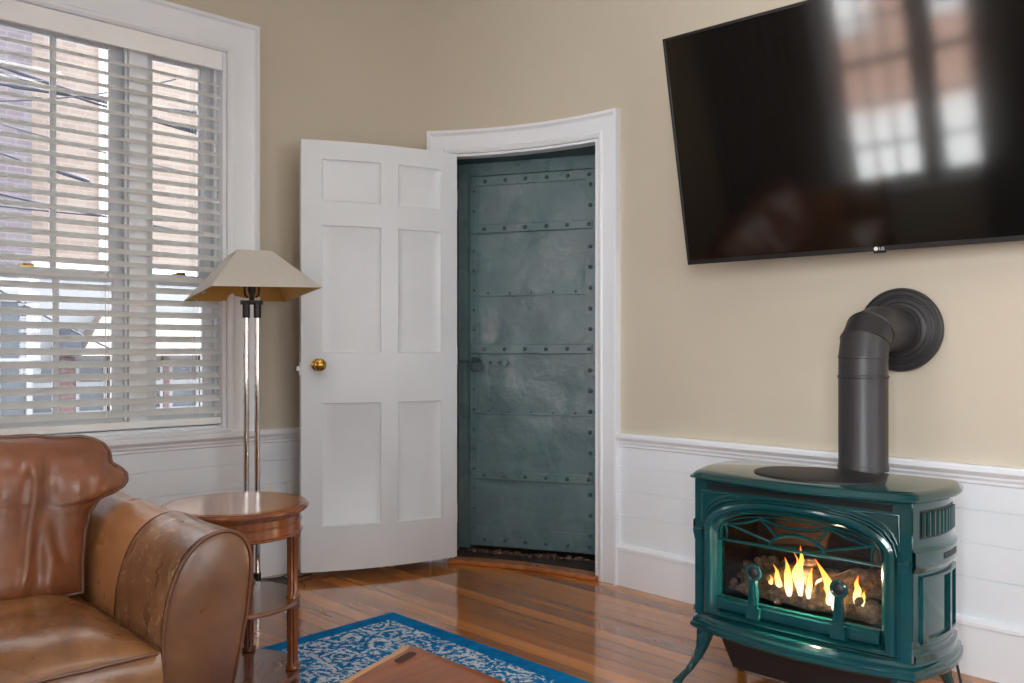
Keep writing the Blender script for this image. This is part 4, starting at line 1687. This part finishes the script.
def back_cushion(mirror, seed):
    X = (lambda x: -1.80 - x) if mirror else (lambda x: x)
    za, zb = 0.425, 0.815
    # outer edge of the cushion by height: squeezed by the arm, then spreading over it
    tab = [(0.0, -0.168), (0.18, -0.158), (0.36, -0.142), (0.50, -0.120), (0.575, -0.092), (0.605, -0.052), (0.635, -0.026), (0.67, -0.012), (0.72, -0.010), (0.755, -0.022), (0.80, -0.046), (0.88, -0.046), (0.93, -0.058), (0.97, -0.082), (1.0, -0.118)]

    def edge(q):
        for (a, x), (b, y) in zip(tab, tab[1:]):
            if q <= b:
                return x + (y - x) * (q - a) / (b - a)
        return tab[-1][1]

    nx, nz = 90, 72
    xl = -0.895

    def pf(u_, q):
        e = edge(q)
        x = xl + (e - xl) * u_
        z = za + (zb - za) * q
        y0 = 0.485 + 0.20 * q
        ex, ez = 1 - abs(2 * u_ - 1) ** 5, 1 - abs(2 * q - 1) ** 5
        fold = 0.014 * noise.noise(Vector((x * 6.0 + q * 1.5 + seed, q * 2.0, seed)))
        for x0_, sl, cv, am, wd, qa, qb in FOLDS:
            xc = x0_ + sl * q + cv * q * q
            on = max(0.0, min(1.0, (q - qa) / 0.15, (qb - q) / 0.15))
            fold += am * on * math.exp(-((x - xc) / wd) ** 2) - 0.5 * am * on * math.exp(-((x - xc - 1.9 * wd) / (1.2 * wd)) ** 2)
        sag = 0.018 * abs(noise.noise(Vector((x * 10, q * 2 + 4, seed + 3)))) * (1 if q > 0.6 else 0.5)
        y = y0 - (0.085 + fold - sag) * (ex * ez) ** 0.8
        z += 0.020 * sin(pi * u_) * q ** 4 + 0.007 * noise.noise(Vector((x * 12, seed, 2))) * q ** 3
        return (x, y, z)

    def pb(u_, q):
        x, y, z = pf(u_, q)
        ex, ez = 1 - abs(2 * u_ - 1) ** 4, 1 - abs(2 * q - 1) ** 4
        return (x, 0.485 + 0.20 * q + 0.070 + 0.05 * ex * ez, z)

    mb = MB()
    V, F = [], []
    for fn in (pf, pb):
        for j in range(nz + 1):
            for i in range(nx + 1):
                p = fn(i / nx, j / nz)
                V.append((X(p[0]), p[1], p[2]))
    o = (nx + 1) * (nz + 1)
    for j in range(nz):
        for i in range(nx):
            a = j * (nx + 1) + i
            F.append((a, a + 1, a + nx + 2, a + nx + 1))
            F.append((o + a, o + a + nx + 1, o + a + nx + 2, o + a + 1))
    per = [i for i in range(nx + 1)] + [j * (nx + 1) + nx for j in range(1, nz + 1)] + [nz * (nx + 1) + i for i in range(nx - 1, -1, -1)] + [j * (nx + 1) for j in range(nz - 1, 0, -1)]
    for a, b in zip(per, per[1:] + per[:1]):
        F.append((a, b, o + b, o + a))
    mb.add(V, F)
    cu = mb.build('back_cushion', 'leather_back', SF, 60)
    mb = MB()
    mb.tube([Vector(V[i]) + Vector((0, -0.002, 0)) for i in per], 0.0055, 8, ring=True)
    mb.build('piping', 'piping', cu, 60)


back_cushion(False, 1.3)
back_cushion(True, 4.1)

# ------------------------------------------------------------------ round side table
TB = thing('side_table', 'round three-tier mahogany side table beside the sofa arm', 'side table', (-0.869, 2.667, 0.010), R(4))
mb = MB()
mb.lathe([(0.001, 0.548), (0.214, 0.548), (0.222, 0.551), (0.226, 0.557), (0.226, 0.562), (0.221, 0.567), (0.217, 0.570), (0.001, 0.570)], 72)
tt = mb.build('table_top', 'mahogany', TB, 30)
mb = MB()
mb.lathe([(0.001, 0.5698), (0.200, 0.5698), (0.200, 0.5712), (0.001, 0.5712)], 72)
mb.build('burl_inlay', 'table_top', tt, 30)
mb = MB()
mb.lathe([(0.19, 0.478), (0.204, 0.478), (0.207, 0.481), (0.207, 0.485), (0.203, 0.488), (0.202, 0.512), (0.2045, 0.514), (0.2045, 0.518), (0.202, 0.520), (0.202, 0.538), (0.208, 0.543), (0.212, 0.549), (0.19, 0.549)], 72)
mb.build('apron', 'mahogany', TB, 30)
for nm, z in (('middle_shelf', 0.255), ('bottom_shelf', 0.028)):
    mb = MB()
    mb.lathe([(0.001, z), (0.192, z), (0.199, z + 0.003), (0.201, z + 0.008), (0.199, z + 0.013), (0.195, z + 0.016), (0.001, z + 0.016)], 64)
    mb.build(nm, 'shelf_wood', TB, 30)
for k in range(4):
    a = k * pi / 2
    X = Matrix.Translation((0.178 * cos(a), 0.178 * sin(a), 0))
    mb = MB()
    mb.lathe([(0.012, 0.0), (0.020, 0.004), (0.021, 0.016), (0.015, 0.022), (0.015, 0.029)], 16, X)
    mb.lathe([(0.015, 0.043), (0.022, 0.047), (0.022, 0.056), (0.016, 0.062), (0.0165, 0.070), (0.018, 0.228), (0.020, 0.236), (0.023, 0.242), (0.023, 0.256)], 64, X, flute=(9, 0.069, 0.229, 0.34))
    mb.lathe([(0.023, 0.270), (0.023, 0.276), (0.018, 0.284), (0.0165, 0.292), (0.018, 0.455), (0.021, 0.462), (0.021, 0.480)], 64, X, flute=(9, 0.291, 0.456, 0.34))
    mb.build('leg', 'mahogany', TB, 45)
mb = MB()

# ------------------------------------------------------------------ floor lamp
LP = thing('floor_lamp', 'chrome twin-rod floor lamp with square cream shade by the window', 'floor lamp', (-1.1326, 3.70, 0))
yaw, pit, rol = 0.5923, -0.0841, -0.0275
RM = Matrix.Translation((0, 0, 1.3016)) @ Matrix.Rotation(yaw, 4, 'Z') @ Matrix.Rotation(pit, 4, 'X') @ Matrix.Rotation(rol, 4, 'Y')
S1, S2, SH = 0.2324, 0.0726, 0.1823
th = 0.0025


def sq(s, z):
    return [(-s, -s, z), (s, -s, z), (s, s, z), (-s, s, z)]


mb = MB()
mb.loft([sq(S1, 0), sq(S2, SH), sq(S2 - th, SH), sq(S1 - th * 1.2, 0)], True, False, ring=True, X=RM)
sh = mb.build('lamp_shade', 'shade', LP, 0)
sh['label'] = 'cream square tapered lamp shade'
mb = MB()
mb.loft([sq(S1 - 0.004, 0.0005), sq(S2 - 0.0032, SH - 0.001)], True, False, X=RM)
mb.build('shade_lining', 'shade_in', sh, 0)['label'] = 'gold shade lining'
mb = MB()
mb.tube([RM @ Vector((0, 0, 0.03)), RM @ Vector((0, 0, SH - 0.02))], 0.004, 8)
for a in range(4):
    mb.tube([RM @ Vector((0, 0, SH - 0.02)), RM @ Vector(sq(S2 - 0.004, SH - 0.02)[a])], 0.0018, 6)
mb.build('shade_spider', 'black_metal', LP)
dirx = Vector((cos(R(8)), sin(R(8)), 0))
for k in (-1, 1):
    p = dirx * 0.0235 * k
    mb = MB()
    mb.tube([(p.x, p.y, 0.05), (p.x, p.y, 1.215)], 0.0125, 16)
    mb.build('rod', 'chrome', LP)
    mb = MB()
    mb.lathe([(0.016, 1.200), (0.016, 1.262), (0.001, 1.262)], 16, Matrix.Translation(p))
    mb.build('rod_cap', 'black_metal', LP, 30)
    mb = MB()
    mb.lathe([(0.016, 0.030), (0.016, 0.090), (0.001, 0.090)], 16, Matrix.Translation(p))
    mb.build('rod_cap', 'black_metal', LP, 30)
mb = MB()
XB = Matrix.Rotation(R(8), 4, 'Z')
mb.box(-0.046, -0.013, 1.258, 0.046, 0.013, 1.276, XB)
mb.lathe([(0.012, 1.276), (0.009, 1.295), (0.017, 1.315), (0.017, 1.345), (0.010, 1.352)], 16)
for k in (-1, 1):
    mb.tube([XB @ Vector((k * 0.016, 0, 1.290)), XB @ Vector((k * 0.028, 0, 1.298)), XB @ Vector((k * 0.031, 0, 1.325)), XB @ Vector((k * 0.026, 0, 1.345))], 0.005, 8)
mb.build('lamp_bracket', 'black_metal', LP, 30)
mb = MB()
mb.box(-0.11, -0.11, 0.0, 0.11, 0.11, 0.028, Matrix.Rotation(R(42), 4, 'Z'))
mb.box(-0.05, -0.025, 0.028, 0.05, 0.025, 0.045, XB)
mb.build('lamp_base', 'black_metal', LP, 0, bevel=0.004)

# cord from the lamp, adapter on the floor, outlets
mb = MB()
mb.tube([(-1.10, 3.84, 0.02), (-1.07, 3.90, 0.012), (-1.03, 3.93, 0.03), (-1.00, 3.98, 0.025), (-0.985, 4.03, 0.05), (-0.985, 4.07, 0.20), (-0.995, 4.085, 0.33)], 0.0035, 8)
mb.tube([(-1.12, 3.86, 0.02), (-1.04, 3.88, 0.01), (-0.98, 3.93, 0.012), (-0.94, 3.985, 0.01)], 0.0035, 8)
tag(mb.build('lamp_cord', 'black_cable'), 'black cords on the floor behind the round side table', 'cord')
mb = MB()
mb.box(-0.04, -0.025, 0.0005, 0.04, 0.025, 0.032, Matrix.Translation((-1.055, 3.83, 0)) @ Matrix.Rotation(0.5, 4, 'Z'))
tag(mb.build('power_adapter', 'black_cable', None, 0, bevel=0.005), 'small black power adapter on the floor at the lamp foot', 'adapter')


def path_at_px(px):
    best = None
    for (p, n), (q, m) in zip(CORNER, CORNER[1:]):
        for k in range(10):
            r = p.lerp(q, k / 10)
            x = 512 + 850 * r.x / r.y
            if best is None or abs(x - px) < best[0]:
                best = (abs(x - px), r, n.lerp(m, k / 10).normalized())
    return best[1], best[2]


for px, lab in ((293, 'white outlet cover with a black plug, beside the open door edge'), (268, 'plain white outlet cover behind the chrome lamp rods')):
    p, n = path_at_px(px)
    e = thing('wall_outlet', lab, 'wall outlet', (p.x - n.x * 0.010, p.y - n.y * 0.010, 0.375), math.atan2(n.y, n.x) - pi / 2, 'outlet covers on the left wainscot')
    mb = MB()
    mb.box(-0.038, -0.0065, -0.058, 0.038, 0.001, 0.058)
    mb.build('cover_plate', 'plate', e, 0, bevel=0.002)
    for dz in (-0.02, 0.02):
        mb = MB()
        mb.box(-0.016, -0.009, dz - 0.013, 0.016, -0.006, dz + 0.013)
        mb.build('socket', 'plate', e, 0, bevel=0.003)
    if px == 293:
        mb = MB()
        mb.box(-0.012, -0.034, -0.032, 0.012, -0.009, -0.008)
        tag(mb.build('cord_plug', 'black_cable', None, 0, bevel=0.003), 'small black plug in the outlet beside the open door', 'plug')
        mb_o = bpy.data.objects['cord_plug']
        mb_o.location = e.location
        mb_o.rotation_euler = e.rotation_euler

# ------------------------------------------------------------------ rug and coffee table
RG = MB()
RX, RY = 2.5, 3.1
gx, gy = 40, 30
V = [(RX * i / gx, RY * j / gy, 0.0085) for j in range(gy + 1) for i in range(gx + 1)]
RG.box(0, 0, 0.0005, RX, RY, 0.009)
rug = tag(RG.build('area_rug', 'rug', None, 0, bevel=0.003), 'blue rug with a faded white floral pattern on the plank floor', 'rug')
# local x runs from the far corner along the right edge, local y along the left edge (mirrored turn)
rug.location = (-0.478, 3.413, 0)
rug.rotation_euler = (0, 0, R(-44.8))
rug.data.transform(Matrix.Scale(-1, 4, (0, 1, 0)))
rug.data.flip_normals()

CT = thing('coffee_table', 'live-edge wooden slab coffee table with a hand slot, on the blue rug', 'coffee table', (-0.236, 1.905, 0), R(-45))
# local x along the far right-hand edge, local y away to the far left
ztop = 0.41
ang_l = R(-116.5) + R(45)
ex = Vector((cos(ang_l), sin(ang_l)))
far, near = Vector((0, 0)), ex * 0.62
wv = 0.006


def wav(k, s_):
    return wv * noise.noise(Vector((k * 5, s_, 0.3)))


left_edge = [ex * (0.62 * i / 12) + Vector((wav(i / 12, 1), 0)) for i in range(13)]
poly = [Vector((0.012, -0.004))] + left_edge[1:] + [Vector((0.9, left_edge[-1].y)), Vector((0.9, 0.0))]
cen = Vector((0.5, -0.3))
NP = len(poly)
mb = MB()


def inset(P, e):
    out = []
    for i, p in enumerate(P):
        a, b = P[i - 1], P[(i + 1) % len(P)]
        t_ = (b - a).normalized()
        out.append(p + Vector((-t_.y, t_.x)) * e)
    return out


pin = inset(poly, 0.020)
mb.loft([[(p.x, p.y, ztop - 0.055) for p in inset(poly, 0.012)], [(p.x, p.y, ztop - 0.03) for p in poly], [(p.x, p.y, ztop - 0.008) for p in inset(poly, 0.004)], [(p.x, p.y, ztop - 0.001) for p in pin]])
slabo = mb.build('table_top', 'sapwood', CT, 60)
slabo['label'] = 'pale sapwood rim of the slab'
mb = MB()


def inset2(P, el, er_):
    q = inset(P, er_)
    n_l = 13
    nl = Vector((-ex.y, ex.x)) * (el - er_)
    for i in range(n_l):
        q[i] = q[i] + (nl if nl.x > 0 else -nl)
    return q


p2 = inset2(poly, 0.028, 0.010)
p3 = inset2(poly, 0.032, 0.014)
mb.loft([[(p.x, p.y, ztop - 0.003) for p in p2], [(p.x, p.y, ztop) for p in p3]])
heart = mb.build('heartwood_face', 'slab', slabo, 40)
heart['label'] = 'dark reddish top face of the slab'
mb = MB()
# slot cut near the corner, parallel to the left edge
sc_c = Vector((0.083, -0.068))
sx_ = ex
sy_ = Vector((-ex.y, ex.x))
oval = []
for i in range(24):
    a = 2 * pi * i / 24
    q = sc_c + sx_ * (0.022 * math.copysign(1, cos(a)) + 0.011 * cos(a)) + sy_ * 0.011 * sin(a)
    oval.append(q)
mb.loft([[(p.x, p.y, ztop - 0.02) for p in oval], [(p.x, p.y, ztop + 0.0006) for p in oval]])
mb.build('hand_slot', 'slot_dark', slabo, 0)['label'] = 'dark oblong hand slot'
for x, y in ((0.16, -0.10), (0.80, -0.08), (0.30, -0.50), (0.80, -0.50)):
    mb = MB()
    mb.hexa([(x - 0.022, y - 0.022, 0.0095), (x + 0.022, y - 0.022, 0.0095), (x + 0.022, y + 0.022, 0.0095), (x - 0.022, y + 0.022, 0.0095)],
            [(x - 0.034, y - 0.034, ztop - 0.055), (x + 0.034, y - 0.034, ztop - 0.055), (x + 0.034, y + 0.034, ztop - 0.055), (x - 0.034, y + 0.034, ztop - 0.055)])
    mb.build('leg', 'slab', CT, 0, bevel=0.004)

# ------------------------------------------------------------------ behind the camera: curtains, ceiling lamps added for fill light
for k, (s0_, s1_, lab) in enumerate(((-0.80, 0.08, 'grey curtain on the left of the side window mirrored in the television'), (1.08, 1.55, 'grey curtain on the right of the side window mirrored in the television'))):
    mb = MB()
    n = 60
    a_, b_ = [], []
    for i in range(n + 1):
        s = s0_ + (s1_ - s0_) * i / n
        o = 0.09 + 0.03 * sin(i * 0.9)
        p = O0 + U * s + D * o
        q = O0 + U * s + D * (o + 0.004)
        a_.append((p.x, p.y))
        b_.append((q.x, q.y))
    prof = a_ + b_[::-1]
    mb.loft([[(x, y, 0.05) for x, y in prof], [(x, y, 2.62) for x, y in prof]])
    tag(mb.build('window_curtain', 'curtain', None, 60), lab, 'curtain', 'grey curtains at the side window')
for s, dd_, lab in ((1.2, -1.5, 'added round ceiling fill lamp over the stove end of the room'), (2.7, -2.3, 'added round ceiling fill lamp over the middle of the room'), (0.4, -2.7, 'added round ceiling fill lamp nearest the window with the blind')):
    p = T0 + U * s + D * dd_
    cl = thing('fill_ceiling_lamp', lab, 'ceiling lamp', (p.x, p.y, ZC), 0, 'added ceiling fill lamps')
    mb = MB()
    mb.lathe([(0.001, -0.012), (0.25, -0.012), (0.26, -0.020), (0.26, -0.002), (0.001, -0.002)], 40)
    mb.build('rim', 'trim', cl, 30)
    mb = MB()
    mb.lathe([(0.245, -0.014), (0.235, -0.035), (0.15, -0.058), (0.001, -0.066)], 40, caps=False)
    mb.build('diffuser', 'lamp', cl, 60)

# ------------------------------------------------------------------ outside
GZ = -3.4


def ext(name, label, cat, group=None):
    return thing(name, label, cat, (W0.x, W0.y, 0), math.atan2(WD.y, WD.x), group)


# local: x along the street (t), y out (o)
mb = MB()
mb.box(-60, 1.5, GZ - 0.1, 60, 60, GZ)
st = struct(mb.build('street', 'asphalt', None, 0))
st.location = (W0.x, W0.y, 0)
st.rotation_euler = (0, 0, math.atan2(WD.y, WD.x))
b1 = ext('brick_building', 'pale brick building across the street, right of the mauve one', 'building', 'buildings across the street')
MB().box(1.66, 10.0, 2.35, 14, 16, 6.9).build('upper_wall', 'brick_pale', b1, 0)
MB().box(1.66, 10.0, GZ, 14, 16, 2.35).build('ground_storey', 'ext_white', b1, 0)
for x in (5.35, 7.9, 10.6):
    for z in (3.4,):
        mb = MB()
        mb.box(x - 0.06, 9.96, z - 0.06, x + 1.06, 10.05, z + 1.86)
        wf = mb.build('window_surround', 'ext_white', b1, 0)
        MB().box(x + 0.06, 9.93, z + 0.06, x + 0.94, 9.97, z + 1.74).build('window_pane', 'ext_glass', wf, 0)
for x0_, x1_ in ((1.78, 2.12), (2.40, 2.78), (3.30, 3.62), (3.78, 4.20), (4.6, 5.4), (6.2, 7.2)):
    mb = MB()
    mb.box(x0_, 9.94, -1.4, x1_, 10.02, 0.86)
    wf = mb.build('shop_window', 'ext_glass', b1, 0)
    mb = MB()
    mb.box(x0_ - 0.03, 9.90, -1.4, x0_ + 0.02, 9.96, 0.86)
    mb.box(x1_ - 0.02, 9.90, -1.4, x1_ + 0.03, 9.96, 0.86)
    for z in (-1.36, -0.55, 0.12, 0.55, 0.84):
        mb.box(x0_ - 0.03, 9.89, z - 0.035, x1_ + 0.03, 9.97, z + 0.035)
    mb.build('window_bars', 'ext_white', wf, 0)
for x0_, x1_ in ((2.16, 2.36), (2.84, 3.22), (3.66, 3.75), (4.25, 4.5), (5.7, 6.1)):
    MB().box(x0_, 9.9, GZ, x1_, 10.0, 0.95).build('pier', 'brick_red', b1, 0)
MB().box(2.72, 9.93, 2.35, 2.90, 10.0, 6.9).build('sky_strip', 'ext_snow', b1, 0)  # white strip added for the bright sky beyond the brick edge
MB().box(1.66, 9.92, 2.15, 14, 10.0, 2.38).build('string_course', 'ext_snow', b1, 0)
mb = MB()
mb.hexa([(2.25, 9.2, 0.98), (4.45, 9.2, 0.98), (4.45, 10.0, 0.98), (2.25, 10.0, 0.98)], [(2.72, 9.75, 1.62), (4.2, 9.75, 1.62), (4.2, 10.0, 1.62), (2.72, 10.0, 1.62)])
mb.build('shop_awning', 'ext_tan', b1, 0)
mb = MB()
mb.loft([[(2.02, y, 1.05), (2.30, y, 1.05), (2.20, y, 1.42)] for y in (9.3, 9.95)])
mb.build('gable_hood', 'ext_slate', b1, 0)
b2 = ext('brick_building', 'mauve shaded brick building at the left of the window view', 'building', 'buildings across the street')
MB().box(-9, 9.2, 2.1, 1.62, 16, 6.6).build('upper_wall', 'brick_shaded', b2, 0)
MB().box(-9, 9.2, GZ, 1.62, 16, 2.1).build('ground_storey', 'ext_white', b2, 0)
for x in (-0.1, 0.82):
    mb = MB()
    mb.box(x, 9.1, -1.6, x + 0.7, 9.22, 1.75)
    wf = mb.build('bay_window', 'ext_glass', b2, 0)
    mb = MB()
    for xx in (x - 0.06, x + 0.32, x + 0.7):
        mb.box(xx, 9.04, -1.6, xx + 0.07, 9.14, 1.8)
    for z in (-1.6, -0.2, 0.9, 1.75):
        mb.box(x - 0.08, 9.02, z - 0.05, x + 0.78, 9.14, z + 0.05)
    mb.build('window_bars', 'ext_white', wf, 0)
# overhead utility cables, strung along the street
for i, (xa_, ya_, xb_, yb_, r, o, lab) in enumerate((
        (0, 66, 113, 103, 0.020, 6.0, 'thick bundled cable, topmost of those crossing the window view'),
        (0, 72, 113, 107, 0.014, 6.05, 'cable hanging just under the thick topmost bundle'),
        (0, 84, 113, 100, 0.016, 6.1, 'cable with a splice lump, at the upper left of the window'),
        (0, 101, 60, 96, 0.008, 5.8, 'thin cable sagging below the topmost bundle'),
        (0, 124, 110, 152, 0.007, 5.7, 'thin cable crossing the mauve and pale brick fronts'),
        (0, 153, 100, 184, 0.010, 5.9, 'cable with a small junction box against the pale brick'),
        (0, 194, 112, 216, 0.012, 5.6, 'lower cable sagging across both brick fronts'),
        (0, 206, 112, 215, 0.009, 5.65, 'lowest cable, just under the other sagging one'),
        (20, 300, 112, 352, 0.010, 5.5, 'slanting service cable in front of the white ground storey'))):
    A, B = at(xa_, ya_, o), at(xb_, yb_, o)
    dv = B - A
    A2, B2 = A - dv * 1.2, B + dv * (2.2 if i < 8 else 0.4)
    pts = []
    for k in range(25):
        q = k / 24
        p = A2.lerp(B2, q)
        p.z -= 0.10 * (4 * q * (1 - q)) - 0.08
        pts.append(p)
    mb = MB()
    mb.tube(pts, r, 6)
    if i in (2, 5):
        m_ = A.lerp(B, 0.2 if i == 2 else 0.72)
        mb.tube([m_ - dv.normalized() * 0.16, m_ - dv.normalized() * 0.1, m_ + dv.normalized() * 0.1, m_ + dv.normalized() * 0.16], [0.012, 0.028, 0.028, 0.012], 8)
    tag(mb.build('utility_cable', 'ext_cable'), lab, 'cable', 'utility cables outside the window')

# street front the side window looks on (seen mirrored in the television)
b4 = thing('brick_building', 'red brick building seen only mirrored in the television', 'building', (O0.x, O0.y, 0), math.atan2(U.y, U.x), 'buildings across the street')
MB().box(-14, -16, GZ, 10, -10.5, 3.2).build('wall', 'brick_far', b4, 0)
MB().box(-14, -10.5, GZ, 10, -10.3, -0.9).build('ground_storey', 'ext_snow', b4, 0)
for k in range(6):
    MB().box(-6 + k * 1.8, -10.5, 0.6, -5.2 + k * 1.8, -10.42, 2.2).build('window_pane', 'ext_snow', b4, 0)
